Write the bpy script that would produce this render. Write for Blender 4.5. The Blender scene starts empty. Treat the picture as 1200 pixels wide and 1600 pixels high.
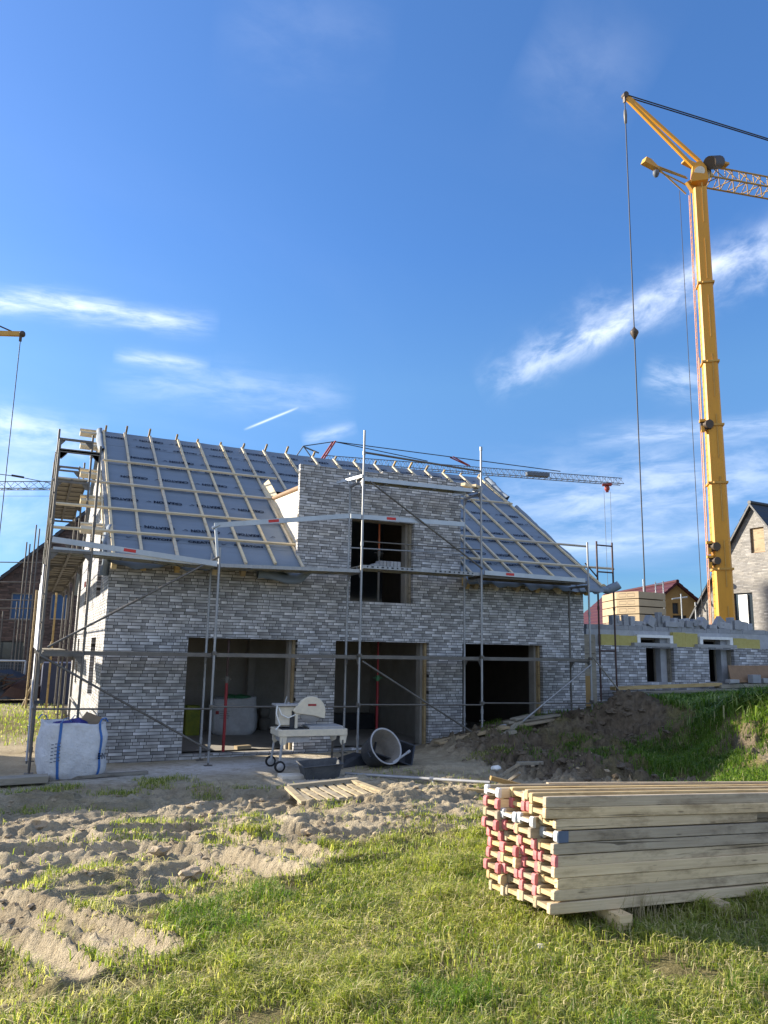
import bpy, bmesh, math, random
import numpy as np
from mathutils import Vector, Matrix, Euler, noise as mnoise
random.seed(7); rng = np.random.default_rng(7)
S = bpy.context.scene; COL = S.collection
R = math.radians
V = Vector

# ------------------------------------------------------------------ camera
CAM = V((-1.3107, -16.1174, 2.1319))
F_, PITCH, ROLL, YAW = 1201.9, 0.1767, 0.0184, 0.4229
fw = V((math.sin(YAW)*math.cos(PITCH), math.cos(YAW)*math.cos(PITCH), math.sin(PITCH)))
r0 = V((math.cos(YAW), -math.sin(YAW), 0)); u0 = r0.cross(fw)
rt = math.cos(ROLL)*r0 + math.sin(ROLL)*u0
up = -math.sin(ROLL)*r0 + math.cos(ROLL)*u0
cd = bpy.data.cameras.new('camera'); co = bpy.data.objects.new('camera', cd); COL.objects.link(co)
co.matrix_world = Matrix(((rt.x, up.x, -fw.x, CAM.x), (rt.y, up.y, -fw.y, CAM.y), (rt.z, up.z, -fw.z, CAM.z), (0, 0, 0, 1)))
cd.sensor_fit = 'HORIZONTAL'; cd.sensor_width = 24; cd.lens = F_/1200*24; cd.clip_end = 4000; cd.clip_start = .05
S.camera = co
# surveying helpers: photo pixel -> point on a plane of the site (used to measure positions)
def ray(u, v): return fw + rt*((u-600)/F_) - up*((v-800)/F_)
def AD(u, v, d): return CAM + ray(u, v)*d
def AY(u, v, y): d = ray(u, v); return CAM + d*((y-CAM.y)/d.y)
def AX(u, v, x): d = ray(u, v); return CAM + d*((x-CAM.x)/d.x)
def AZ(u, v, z): d = ray(u, v); return CAM + d*((z-CAM.z)/d.z)

# ------------------------------------------------------------------ materials
def nt(name):
    m = bpy.data.materials.new(name); m.use_nodes = True
    n = m.node_tree.nodes; n.clear()
    return m, m.node_tree
class N:
    def __init__(s, tree): s.t = tree
    def __call__(s, typ, ins=None, **kw):
        n = s.t.nodes.new(typ)
        for k, v in kw.items(): setattr(n, k, v)
        for k, v in (ins or {}).items():
            if hasattr(v, 'default_value') or isinstance(v, bpy.types.NodeSocket): s.t.links.new(v, n.inputs[k])
            else: n.inputs[k].default_value = v
        return n
    def m(s, op, a, b=0.0, c=0.0, clamp=False):
        n = s.t.nodes.new('ShaderNodeMath'); n.operation = op; n.use_clamp = clamp
        for i, v in enumerate((a, b, c)):
            if isinstance(v, bpy.types.NodeSocket): s.t.links.new(v, n.inputs[i])
            else: n.inputs[i].default_value = v
        return n.outputs[0]
    def ramp(s, fac, stops, interp='LINEAR'):
        n = s.t.nodes.new('ShaderNodeValToRGB'); s.t.links.new(fac, n.inputs[0])
        cr = n.color_ramp; cr.interpolation = interp
        while len(cr.elements) < len(stops): cr.elements.new(.5)
        for e, (p, c) in zip(cr.elements, stops):
            e.position = p; e.color = (c[0], c[1], c[2], 1) if not isinstance(c, (int, float)) else (c, c, c, 1)
        return n.outputs[0]
    def mix(s, fac, a, b, blend='MIX'):
        n = s.t.nodes.new('ShaderNodeMix'); n.data_type = 'RGBA'; n.blend_type = blend
        for i, v in ((0, fac), (6, a), (7, b)):
            if isinstance(v, bpy.types.NodeSocket): s.t.links.new(v, n.inputs[i])
            else: n.inputs[i].default_value = v if not isinstance(v, tuple) or len(v) == 4 else (*v, 1)
        return n.outputs[2]
def c4(c): return (c[0], c[1], c[2], 1)
def finish(N_, col, rough, bump=None, metal=0.0, spec=.5, bstr=.4, bdist=.02):
    b = N_('ShaderNodeBsdfPrincipled', {'Base Color': col, 'Roughness': rough, 'Metallic': metal, 'Specular IOR Level': spec})
    if bump is not None:
        bp = N_('ShaderNodeBump', {'Height': bump, 'Strength': bstr, 'Distance': bdist})
        N_.t.links.new(bp.outputs[0], b.inputs['Normal'])
    o = N_('ShaderNodeOutputMaterial'); N_.t.links.new(b.outputs[0], o.inputs[0])
    return b
def mat(name, c, c2=None, rough=.7, metal=0., scale=6., bump=.15, spec=.4, stretch=(1, 1, 1), fine=None, bdist=.01, perobj=0.0):
    """noise-varied surface: c/c2 two tones, large blotches and a fine grain"""
    m, t = nt(name); n = N(t)
    if c2 is None: c2 = tuple(x*.72 for x in c)
    tc = n('ShaderNodeTexCoord')
    mp = n('ShaderNodeMapping', {'Vector': tc.outputs['Object'], 'Scale': stretch})
    vec = mp.outputs[0]
    oi = n('ShaderNodeObjectInfo')
    off = n('ShaderNodeVectorMath', {0: vec, 1: oi.outputs['Location']}, operation='ADD').outputs[0]
    a = n('ShaderNodeTexNoise', {'Vector': off, 'Scale': scale, 'Detail': 6., 'Roughness': .6})
    b = n('ShaderNodeTexNoise', {'Vector': off, 'Scale': fine or scale*7, 'Detail': 4., 'Roughness': .7})
    f = n.m('ADD', n.m('MULTIPLY', a.outputs[0], .65), n.m('MULTIPLY', b.outputs[0], .35))
    f = n.m('MULTIPLY_ADD', n.m('SUBTRACT', f, .5), 2.6, .5, clamp=True)
    col = n.mix(f, c4(c2), c4(c))
    if perobj:
        v = n.m('MULTIPLY_ADD', n.m('SUBTRACT', oi.outputs['Random'], .5), perobj*2, 1.0)
        hs = n('ShaderNodeHueSaturation', {'Value': v, 'Color': col}); col = hs.outputs[0]
    rr = n.m('MULTIPLY_ADD', b.outputs[0], .25, rough-.12, clamp=True)
    finish(n, col, rr, f, metal, spec, bump, bdist)
    return m
def brick(name, axis, dark=.20, mid=.35, light=.60, H=.0622, L=.262, tint=(1.0, 1.0, 1.0), joint=.025, zoff=0., dk=.30):
    m, t = nt(name); n = N(t)
    tc = n('ShaderNodeTexCoord'); sp = n('ShaderNodeSeparateXYZ', {0: tc.outputs['Object']})
    u = sp.outputs[0 if axis == 'X' else 1]; z = n.m('ADD', sp.outputs[2], 10+zoff)
    rz = n.m('DIVIDE', z, H); row = n.m('FLOOR', rz); fz = n.m('FRACT', rz)
    wn = n('ShaderNodeTexWhiteNoise', {'W': row}, noise_dimensions='1D')
    x = n.m('DIVIDE', n.m('ADD', n.m('ADD', u, 50.), n.m('MULTIPLY', wn.outputs[0], L)), L)
    cell = n.m('FLOOR', x); fx = n.m('FRACT', x)
    cv = n('ShaderNodeCombineXYZ', {0: cell, 1: row})
    hn = n('ShaderNodeTexWhiteNoise', {'Vector': cv.outputs[0]}, noise_dimensions='2D')
    half = n.m('LESS_THAN', hn.outputs[0], .22)
    f2 = n.m('MULTIPLY', fx, 2.); sub = n.m('MULTIPLY', n.m('FLOOR', f2), half)
    g = n.m('ADD', n.m('MULTIPLY', n.m('FRACT', f2), half), n.m('MULTIPLY', fx, n.m('SUBTRACT', 1., half)))
    wid = n.m('MULTIPLY', n.m('SUBTRACT', 1., n.m('MULTIPLY', half, .5)), L)
    iv = n('ShaderNodeCombineXYZ', {0: n.m('MULTIPLY_ADD', sub, .5, cell), 1: row, 2: 3.3})
    idn = n('ShaderNodeTexWhiteNoise', {'Vector': iv.outputs[0]}, noise_dimensions='3D')
    # within-brick kiln shading
    gn = n('ShaderNodeTexNoise', {'Vector': tc.outputs['Object'], 'Scale': 9., 'Detail': 3.})
    fn = n('ShaderNodeTexNoise', {'Vector': tc.outputs['Object'], 'Scale': 90., 'Detail': 3.})
    patch = n('ShaderNodeTexNoise', {'Vector': tc.outputs['Object'], 'Scale': .9, 'Detail': 2.})
    par = n.m('MULTIPLY', n.m('FRACT', n.m('MULTIPLY', n.m('ADD', cell, row), .5)), 2.)     # masons mix light and dark stones
    idv = n.m('ADD', n.m('MULTIPLY_ADD', idn.outputs[0], .68, n.m('MULTIPLY', par, .32)), n.m('MULTIPLY', n.m('SUBTRACT', patch.outputs[0], .5), .12), clamp=True)
    base = n.ramp(idv, [(0, dark), (dk*.55, dark*1.5), (dk, mid*.8), (dk+.12, mid), (dk+.26, light*.78), (1, light)])
    ends = n.m('ABSOLUTE', n.m('SUBTRACT', g, idn.outputs[0]))
    k = n.m('MULTIPLY_ADD', ends, .42, .74); k = n.m('MULTIPLY', k, n.m('MULTIPLY_ADD', gn.outputs[0], .4, .8))
    k = n.m('MULTIPLY', k, n.m('MULTIPLY_ADD', fn.outputs[0], .3, .85))
    hue = n.mix(idn.outputs[1], (tint[0]*1.03, tint[1], tint[2]*.96, 1), (tint[0]*.98, tint[1]*.99, tint[2]*1.03, 1))
    col = n.mix(1., base, hue, 'MULTIPLY')
    kc = n('ShaderNodeCombineXYZ', {0: k, 1: k, 2: k})
    col = n.mix(1., col, kc.outputs[0], 'MULTIPLY')
    jw = .010
    jz = n.m('LESS_THAN', fz, jw/H); jx = n.m('LESS_THAN', n.m('MULTIPLY', g, wid), jw)
    j = n.m('MAXIMUM', jz, jx)
    col = n.mix(j, col, (joint*1.05, joint, joint*.95, 1))
    h = n.m('SUBTRACT', n.m('MULTIPLY_ADD', fn.outputs[0], .15, 1.), j)
    rough = n.m('MULTIPLY_ADD', idn.outputs[1], .2, .55)
    finish(n, col, rough, h, 0., .35, .8, .008)
    return m

M = {}
M['brick_x'] = brick('grey_clinker_front', 'X'); M['brick_y'] = brick('grey_clinker_side', 'Y')
M['brick_annex'] = brick('blue_grey_clinker', 'X', dark=.20, mid=.36, light=.62, H=.075, L=.30, tint=(.99, 1., 1.04), dk=.36)
M['brick_pale'] = brick('pale_clinker', 'X', dark=.15, mid=.20, light=.27, H=.085, L=.6, tint=(1.05, 1.0, .93), joint=.12)
M['felt'] = mat('roof_felt', (.195, .235, .285), (.155, .188, .23), rough=.7, scale=1.1, fine=14, bump=.25, spec=.12, stretch=(.5, 3.2, 3.2), bdist=.008)
M['print'] = mat('felt_ink', (.010, .014, .03), rough=.9, bump=0, spec=.05)
M['pine'] = mat('fresh_pine', (.62, .50, .30), (.48, .36, .20), rough=.75, scale=5, bump=.2, stretch=(1, 6, 6), perobj=.12)
M['pine_dim'] = mat('weathered_pine', (.40, .31, .19), (.27, .20, .12), rough=.8, scale=4, bump=.25, stretch=(1, 6, 6), perobj=.15)
M['osb'] = mat('brown_board', (.25, .15, .08), (.17, .10, .05), rough=.7, scale=7)
M['cream'] = mat('cream_sandstone_block', (.62, .58, .50), (.52, .47, .40), rough=.9, scale=3, bump=.3)
M['inner'] = mat('limestone_block', (.30, .28, .25), (.21, .195, .17), rough=.9, scale=3, bump=.4)
M['concrete'] = mat('concrete', (.30, .28, .255), (.22, .205, .185), rough=.9, scale=2.5, bump=.3)
M['block_grey'] = mat('grey_concrete_block', (.35, .36, .38), (.235, .245, .265), rough=.92, scale=6, bump=.4, perobj=.22)
M['lintel'] = mat('pale_lintel', (.36, .36, .36), (.27, .27, .27), rough=.9, scale=5)
M['wool'] = mat('yellow_mineral_wool', (.46, .40, .145), (.38, .32, .10), rough=.95, scale=9, bump=.5, fine=120)
M['zinc'] = mat('galvanised_steel', (.36, .37, .38), (.22, .225, .235), rough=.48, metal=.6, scale=4, bump=.08, stretch=(3, 3, .8))
M['zinc_dim'] = mat('weathered_scaffold_steel', (.17, .16, .145), (.09, .083, .075), rough=.6, metal=.4, scale=5, bump=.12)
M['alu'] = mat('aluminium', (.42, .45, .48), (.30, .325, .35), rough=.42, metal=.6, scale=3, bump=.05)
M['steel_brown'] = mat('rust_brown_tube', (.09, .05, .04), (.05, .03, .028), rough=.6, metal=.2, scale=9)
M['plank_grey'] = mat('grey_scaffold_board', (.27, .25, .21), (.18, .165, .14), rough=.85, scale=4, bump=.25, stretch=(1, 7, 7), perobj=.2)
M['red'] = mat('red_tag', (.55, .035, .03), rough=.5, bump=.05)
M['prop_red'] = mat('red_prop_paint', (.30, .022, .03), (.20, .018, .022), rough=.5, scale=14, bump=.1)
M['orange'] = mat('orange_prop_paint', (.50, .13, .04), (.34, .08, .03), rough=.5, scale=14, bump=.1)
M['green'] = mat('green_prop_paint', (.06, .22, .10), rough=.5, bump=.05)
M['white'] = mat('white_paint', (.78, .78, .76), (.62, .62, .60), rough=.5, scale=8, bump=.05)
M['saw'] = mat('dusty_cream_paint', (.66, .60, .47), (.50, .46, .38), rough=.6, scale=10, bump=.1)
M['dusty'] = mat('dusty_grey_metal', (.42, .42, .42), (.30, .30, .31), rough=.7, metal=.2, scale=10, bump=.1)
M['black'] = mat('black_plastic', (.018, .022, .03), (.045, .05, .06), rough=.55, scale=7, bump=.12)
M['tubblack'] = mat('mortar_smeared_black_plastic', (.03, .035, .045), (.10, .105, .11), rough=.6, scale=5, bump=.2)
M['mortar'] = mat('dried_mortar', (.25, .23, .205), (.15, .14, .125), rough=.95, scale=5, bump=.5, bdist=.02)
M['rubber'] = mat('rubber', (.02, .02, .022), rough=.8, bump=.1)
M['bag'] = mat('white_woven_bag', (.62, .63, .65), (.44, .45, .47), rough=.85, scale=4, bump=.8, fine=17, bdist=.03)
M['strap'] = mat('blue_strap', (.045, .15, .42), rough=.7, bump=.1)
M['bluebag'] = mat('dark_blue_foil', (.03, .03, .20), (.015, .015, .10), rough=.4, scale=9, bump=.3)
M['card'] = mat('cardboard', (.36, .27, .18), rough=.9, bump=.1)
M['beam'] = mat('formwork_spruce', (.62, .46, .23), (.36, .24, .11), rough=.78, scale=2.6, fine=26, bump=.25, stretch=(.5, 5, 5), perobj=.22)
M['beam_grey'] = mat('weathered_formwork_spruce', (.66, .50, .29), (.26, .18, .09), rough=.82, scale=1.7, fine=22, bump=.3, stretch=(.5, 5, 5), perobj=.22)
M['pink'] = mat('faded_red_end_cap', (.62, .20, .20), (.46, .12, .125), rough=.55, scale=9, bump=.1, perobj=.2)
M['capgrey'] = mat('galvanised_end_cap', (.60, .62, .64), (.45, .47, .50), rough=.45, metal=.4, scale=9, bump=.1)
M['bluepaint'] = mat('slate_blue_paint', (.10, .14, .22), rough=.6, bump=.05)
M['crane'] = mat('crane_yellow', (.60, .29, .022), (.50, .225, .016), rough=.45, scale=.8, fine=9, bump=.03, stretch=(1, 1, .3))
M['crane_dirty'] = mat('weathered_crane_yellow', (.52, .30, .06), (.38, .20, .04), rough=.6, scale=1.5, fine=20)
M['crane_dark'] = mat('dark_crane_steel', (.05, .045, .04), (.09, .06, .04), rough=.55, metal=.3, scale=6)
M['crane_rust'] = mat('rust_red_lattice', (.42, .27, .06), (.26, .15, .045), rough=.6, scale=4)
M['crane_orange'] = mat('orange_ladder', (.62, .34, .20), (.45, .20, .10), rough=.6)
M['lattice'] = mat('grey_lattice_steel', (.10, .12, .15), (.07, .08, .10), rough=.6, scale=3, bump=.02)
M['crane_red'] = mat('faded_red_steel', (.30, .045, .04), (.20, .035, .03), rough=.6, scale=3, bump=.02)
M['rope'] = mat('dark_steel_rope', (.03, .03, .035), rough=.6, bump=.05)
M['tile_red'] = mat('glazed_red_tile', (.060, .008, .011), (.036, .006, .008), rough=.6, scale=7, bump=.1)
M['tile_dark'] = mat('anthracite_tile', (.02, .022, .028), (.03, .033, .04), rough=.5, scale=7, bump=.2)
M['ochre'] = mat('ochre_sheathing', (.34, .22, .085), (.25, .16, .06), rough=.85, scale=2)
M['glass'] = mat('window_glass', (.03, .04, .05), rough=.08, bump=0, spec=.8)
M['panel'] = mat('pale_foam_panel', (.36, .285, .185), (.29, .225, .145), rough=.9, scale=2, bump=.1)
M['shade_dark'] = mat('shaded_gap', (.10, .085, .07), rough=.9)  # dark tone painted for the shade in panel gaps and on unlit inner walls
M['bluepanel'] = mat('blue_foil', (.025, .085, .20), (.015, .055, .14), rough=.4, scale=2, bump=.3)
M['container'] = mat('dark_blue_sheet', (.03, .045, .10), (.02, .03, .07), rough=.5, scale=3)
M['plaster'] = mat('grey_fascia', (.30, .28, .26), rough=.8)
M['pallet'] = mat('pallet_wood', (.52, .44, .31), (.30, .24, .16), rough=.85, scale=4, bump=.3, stretch=(1, 4, 4), perobj=.1)
M['pipe'] = mat('galvanised_pipe', (.42, .42, .42), (.27, .27, .27), rough=.5, metal=.4, scale=3)
M['hi_vis'] = mat('yellow_green_plastic', (.28, .30, .02), (.10, .14, .02), rough=.6, scale=5)
M['clod'] = mat('sandy_clod', (.46, .37, .255), (.30, .235, .155), rough=.98, scale=8, bump=.8, bdist=.03)
M['clod_dark'] = mat('dark_earth_clod', (.17, .132, .092), (.09, .07, .048), rough=.98, scale=8, bump=.8, bdist=.03)
M['straw'] = mat('dry_stalk', (.44, .36, .20), (.30, .24, .13), rough=.9, bump=.1)

def board(name, c, c2, stain, var):
    m, t = nt(name); n = N(t); tc = n('ShaderNodeTexCoord'); oi = n('ShaderNodeObjectInfo')
    rv = n('ShaderNodeCombineXYZ', {0: n.m('MULTIPLY', oi.outputs['Random'], 37.), 1: n.m('MULTIPLY', oi.outputs['Random'], 91.), 2: n.m('MULTIPLY', oi.outputs['Random'], 53.)})
    p = n('ShaderNodeVectorMath', {0: tc.outputs['Object'], 1: rv.outputs[0]}, operation='ADD').outputs[0]
    def nz(sc, st, det=5., ro=.6, dist=0.):
        mp = n('ShaderNodeMapping', {'Vector': p, 'Scale': st}); return n('ShaderNodeTexNoise', {'Vector': mp.outputs[0], 'Scale': sc, 'Detail': det, 'Roughness': ro, 'Distortion': dist}).outputs[0]
    grain = nz(3., (.5, 22, 22), 4., .6, .4); blot = nz(1.6, (1, 3, 3), 5., .65); st = nz(2.2, (.8, 2.5, 2.5), 6., .7); fine = nz(60., (.4, 1, 1), 3.)
    vor = n('ShaderNodeTexVoronoi', {'Vector': n('ShaderNodeMapping', {'Vector': p, 'Scale': (2.6, 9., 9.)}).outputs[0], 'Scale': 1.}, feature='DISTANCE_TO_EDGE') if False else n('ShaderNodeTexVoronoi', {'Vector': n('ShaderNodeMapping', {'Vector': p, 'Scale': (2.4, 13., 13.)}).outputs[0], 'Scale': 1.})
    f = n.m('MULTIPLY_ADD', n.m('SUBTRACT', n.m('ADD', n.m('MULTIPLY', grain, .55), n.m('MULTIPLY', blot, .45)), .5), 2.4, .55, clamp=True)
    col = n.mix(f, c4(c2), c4(c))
    sf = n('ShaderNodeMapRange', {0: st, 1: .50, 2: .68}).outputs[0]; col = n.mix(n.m('MULTIPLY', sf, .75), col, c4(stain))
    kn = n('ShaderNodeMapRange', {0: vor.outputs['Distance'], 1: .10, 2: .05}).outputs[0]; col = n.mix(n.m('MULTIPLY', kn, .6), col, c4(tuple(q*.5 for q in stain)))
    cr = n('ShaderNodeMapRange', {0: nz(1.3, (.7, 30, 30), 3., .5, .8), 1: .66, 2: .70}).outputs[0]; col = n.mix(n.m('MULTIPLY', cr, .75), col, (.05, .038, .025, 1))
    v = n.m('MULTIPLY_ADD', n.m('SUBTRACT', oi.outputs['Random'], .5), var*2, 1.0)
    col = n('ShaderNodeHueSaturation', {'Value': v, 'Saturation': n.m('MULTIPLY_ADD', oi.outputs['Random'], .5, .85), 'Color': col}).outputs[0]
    finish(n, col, .82, n.m('SUBTRACT', n.m('MULTIPLY_ADD', fine, .3, grain), n.m('MULTIPLY', cr, .8)), 0., .25, .45, .006); return m
M['beam'] = board('formwork_spruce', (.52, .42, .27), (.32, .25, .15), (.20, .14, .08), .22)
M['beam_grey'] = board('weathered_formwork_spruce', (.68, .56, .39), (.40, .31, .205), (.17, .125, .08), .36)
M['pine'] = board('fresh_pine', (.64, .56, .42), (.50, .42, .29), (.42, .34, .23), .12)
M['pine_dim'] = board('weathered_pine', (.44, .35, .22), (.28, .21, .12), (.16, .12, .08), .2)
M['plank_grey'] = board('grey_scaffold_board', (.30, .275, .23), (.18, .165, .135), (.10, .09, .075), .2)
M['pallet'] = board('pallet_wood', (.44, .38, .28), (.24, .20, .14), (.12, .10, .07), .15)
# ------------------------------------------------------------------ mesh builder
class MB:
    def __init__(s): s.v = []; s.f = []; s.mi = []; s.sm = []; s.cur = 0
    def add(s, vs, fs, smooth=False):
        b = len(s.v); s.v += [tuple(p) for p in vs]
        for f in fs: s.f.append(tuple(b+i for i in f)); s.mi.append(s.cur); s.sm.append(smooth)
        return s
    def box(s, lo, hi):
        x0, y0, z0 = lo; x1, y1, z1 = hi
        return s.add([(x0, y0, z0), (x1, y0, z0), (x1, y1, z0), (x0, y1, z0), (x0, y0, z1), (x1, y0, z1), (x1, y1, z1), (x0, y1, z1)],
                     [(0, 3, 2, 1), (4, 5, 6, 7), (0, 1, 5, 4), (1, 2, 6, 5), (2, 3, 7, 6), (3, 0, 4, 7)])
    def cbox(s, c, size, rot=None):
        hx, hy, hz = (q/2 for q in size); vs = [V((x, y, z)) for z in (-hz, hz) for x, y in ((-hx, -hy), (hx, -hy), (hx, hy), (-hx, hy))]
        if rot is not None:
            e = rot.to_matrix() if hasattr(rot, 'to_matrix') else rot
            vs = [e @ q for q in vs]
        c = V(c)
        return s.add([c+q for q in vs], [(0, 3, 2, 1), (4, 5, 6, 7), (0, 1, 5, 4), (1, 2, 6, 5), (2, 3, 7, 6), (3, 0, 4, 7)])
    def bar(s, a, b, w, h, upv=(0, 0, 1)):
        """rectangular bar from a to b: w sideways, h along upv"""
        a = V(a); b = V(b); d = (b-a).normalized(); u = V(upv); sd = d.cross(u)
        if sd.length < 1e-4: sd = d.cross(V((1, 0, 0)))
        sd.normalize(); u = sd.cross(d).normalized()
        o = [(-w/2, -h/2), (w/2, -h/2), (w/2, h/2), (-w/2, h/2)]
        vs = [p+sd*x+u*y for p in (a, b) for x, y in o]
        return s.add(vs, [(3, 2, 1, 0), (4, 5, 6, 7), (0, 1, 5, 4), (1, 2, 6, 5), (2, 3, 7, 6), (3, 0, 4, 7)])
    def tube(s, a, b, r, n=8, r2=None, caps=True):
        a = V(a); b = V(b); d = (b-a).normalized(); x = d.orthogonal().normalized(); y = d.cross(x)
        r2 = r if r2 is None else r2
        vs = [p+(x*math.cos(t)+y*math.sin(t))*q for p, q in ((a, r), (b, r2)) for t in (2*math.pi*i/n for i in range(n))]
        fs = [(i, (i+1) % n, n+(i+1) % n, n+i) for i in range(n)]
        s.add(vs, fs, True)
        if caps: s.add(vs[:n], [tuple(range(n))[::-1]]); s.add(vs[n:], [tuple(range(n))])
        return s
    def path(s, pts, r, n=8):
        for p, q in zip(pts, pts[1:]): s.tube(p, q, r, n)
        return s
    def lathe(s, prof, c=(0, 0, 0), n=24, rot=None, closed=False):
        vs = []; c = V(c)
        for r, z in prof:
            for i in range(n):
                t = 2*math.pi*i/n; q = V((r*math.cos(t), r*math.sin(t), z)); vs.append(c+(rot @ q if rot is not None else q))
        fs = [(k*n+i, k*n+(i+1) % n, (k+1)*n+(i+1) % n, (k+1)*n+i) for k in range(len(prof)-1) for i in range(n)]
        s.add(vs, fs, True); return s
    def prism(s, poly, ax, a, b):
        """poly = 2-D outline, extruded along axis ax ('x','y','z') from a to b"""
        def P(p, t): return {'x': (t, p[0], p[1]), 'y': (p[0], t, p[1]), 'z': (p[0], p[1], t)}[ax]
        n = len(poly); vs = [P(p, a) for p in poly]+[P(p, b) for p in poly]
        fs = [tuple(range(n))[::-1], tuple(range(n, 2*n))]+[(i, (i+1) % n, n+(i+1) % n, n+i) for i in range(n)]
        return s.add(vs, fs)
    def build(s, name, m, parent=None, loc=None, bevel=0.0):
        """links everything collected as ONE mesh object; with a parent the points are read in world space and stored relative to it"""
        me = bpy.data.meshes.new(name)
        off = V((0, 0, 0))
        if parent is not None: off = wloc(parent)
        elif loc is not None: off = V(loc)
        me.from_pydata([(p[0]-off.x, p[1]-off.y, p[2]-off.z) for p in s.v], [], s.f)
        ms = m if isinstance(m, (list, tuple)) else [m]
        for q in ms: me.materials.append(M[q] if isinstance(q, str) else q)
        me.polygons.foreach_set('material_index', s.mi); me.polygons.foreach_set('use_smooth', s.sm)
        bm = bmesh.new(); bm.from_mesh(me); bmesh.ops.recalc_face_normals(bm, faces=bm.faces)
        bm.to_mesh(me); bm.free(); me.update()
        o = bpy.data.objects.new(name, me); COL.objects.link(o)
        if parent is not None: o.parent = parent
        elif loc is not None: o.location = off
        if bevel:
            b = o.modifiers.new('edge', 'BEVEL'); b.width = bevel; b.segments = 1; b.limit_method = 'ANGLE'; b.angle_limit = R(50)
        return o
def wloc(o):
    p = V((0, 0, 0))
    while o is not None: p += o.location; o = o.parent
    return p
def tag(o, label=None, cat=None, group=None, kind=None):
    for k, v in (('label', label), ('category', cat), ('group', group), ('kind', kind)):
        if v: o[k] = v
    return o
def thing(name, label, cat, loc=(0, 0, 0), group=None):
    o = bpy.data.objects.new(name, None); o.empty_display_size = .2; COL.objects.link(o); o.location = loc
    return tag(o, label, cat, group)
def one(mb, name, m, label, cat, loc, group=None, bevel=0.0):
    return tag(mb.build(name, m, None, loc, bevel), label, cat, group)
def copy_tree(o, loc=None, parent=None):
    c = o.copy(); COL.objects.link(c)
    if parent is not None: c.parent = parent
    if loc is not None: c.location = loc
    for ch in list(o.children): copy_tree(ch, None, c)
    return c
def clip(poly, a, b, c):
    """keep the side a*x+b*y<=c of a 2-D polygon"""
    out = []
    for i, p in enumerate(poly):
        q = poly[(i+1) % len(poly)]; fp = a*p[0]+b*p[1]-c; fq = a*q[0]+b*q[1]-c
        if fp <= 1e-9: out.append(p)
        if fp*fq < -1e-12: t = fp/(fp-fq); out.append((p[0]+(q[0]-p[0])*t, p[1]+(q[1]-p[1])*t))
    return out
def wall(mb, axis, at, thick, rects, holes, clips=(), side=-1, reveal_mi=None):
    """wall sheet of real thickness: rects (a0,z0,a1,z1) minus holes. Outer face at 'at', inner face at+thick. Only visible faces are made."""
    A = sorted({round(q, 5) for r in rects+holes for q in (r[0], r[2])}); Z = sorted({round(q, 5) for r in rects+holes for q in (r[1], r[3])})
    def solid(i, j):
        if not (0 <= i < len(A)-1 and 0 <= j < len(Z)-1): return False
        a = (A[i]+A[i+1])/2; z = (Z[j]+Z[j+1])/2
        return any(r[0] < a < r[2] and r[1] < z < r[3] for r in rects) and not any(h[0] < a < h[2] and h[1] < z < h[3] for h in holes)
    def P(a, z, t): return (a, at+t, z) if axis == 'X' else (at+t, a, z)
    for i in range(len(A)-1):
        for j in range(len(Z)-1):
            if not solid(i, j): continue
            poly = [(A[i], Z[j]), (A[i+1], Z[j]), (A[i+1], Z[j+1]), (A[i], Z[j+1])]
            full = len(poly)
            for c in clips: poly = clip(poly, *c)
            if len(poly) < 3: continue
            for t in (0, thick): mb.add([P(a, z, t) for a, z in poly], [tuple(range(len(poly)))])
            for (p, q, di, dj) in ((poly[0], None, 0, 0),):
                pass
            n = len(poly)
            for k in range(n):
                p, q = poly[k], poly[(k+1) % n]
                if abs(p[0]-q[0]) < 1e-6 and abs(p[0]-A[i]) < 1e-6: o = solid(i-1, j)
                elif abs(p[0]-q[0]) < 1e-6 and abs(p[0]-A[i+1]) < 1e-6: o = solid(i+1, j)
                elif abs(p[1]-q[1]) < 1e-6 and abs(p[1]-Z[j]) < 1e-6: o = solid(i, j-1)
                elif abs(p[1]-q[1]) < 1e-6 and abs(p[1]-Z[j+1]) < 1e-6: o = solid(i, j+1)
                else: o = False
                if not o: mb.add([P(*p, 0), P(*q, 0), P(*q, thick), P(*p, thick)], [(0, 1, 2, 3)])
    return mb
_tx = {}
def text_mesh(s, size, extrude=0.0):
    k = (s, size, extrude)
    if k not in _tx:
        c = bpy.data.curves.new('txt', 'FONT'); c.body = s; c.size = size; c.extrude = extrude; c.resolution_u = 2; c.align_x = 'LEFT'; c.offset = size*.035
        o = bpy.data.objects.new('txt', c); COL.objects.link(o)
        bpy.context.view_layer.update()
        me = bpy.data.meshes.new_from_object(o.evaluated_get(bpy.context.evaluated_depsgraph_get()))
        _tx[k] = ([v.co.copy() for v in me.vertices], [tuple(p.vertices) for p in me.polygons])
        bpy.data.objects.remove(o); bpy.data.curves.remove(c); bpy.data.meshes.remove(me)
    return _tx[k]
M['brick_brown'] = brick('brown_clinker', 'X', dark=.035, mid=.06, light=.11, H=.075, L=.34, tint=(1.25, .82, .68), joint=.05)
SKY_SAT, SKY_VAL, SKY_HUE = 1.27, 1.173, .499
CLOUD = (6.0, 6.3, 6.9)
EXPOSURE = 1.45
VEIL = .10
SKYR = [(0, (0.228, 0.345, 0.524)), (0.11, (0.234, 0.345, 0.531)), (0.33, (0.724, 0.662, 0.703)), (0.48, (0.759, 0.683, 0.793)), (0.7, (0.966, 0.759, 0.841))]
BACK_FILL = .6
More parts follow.
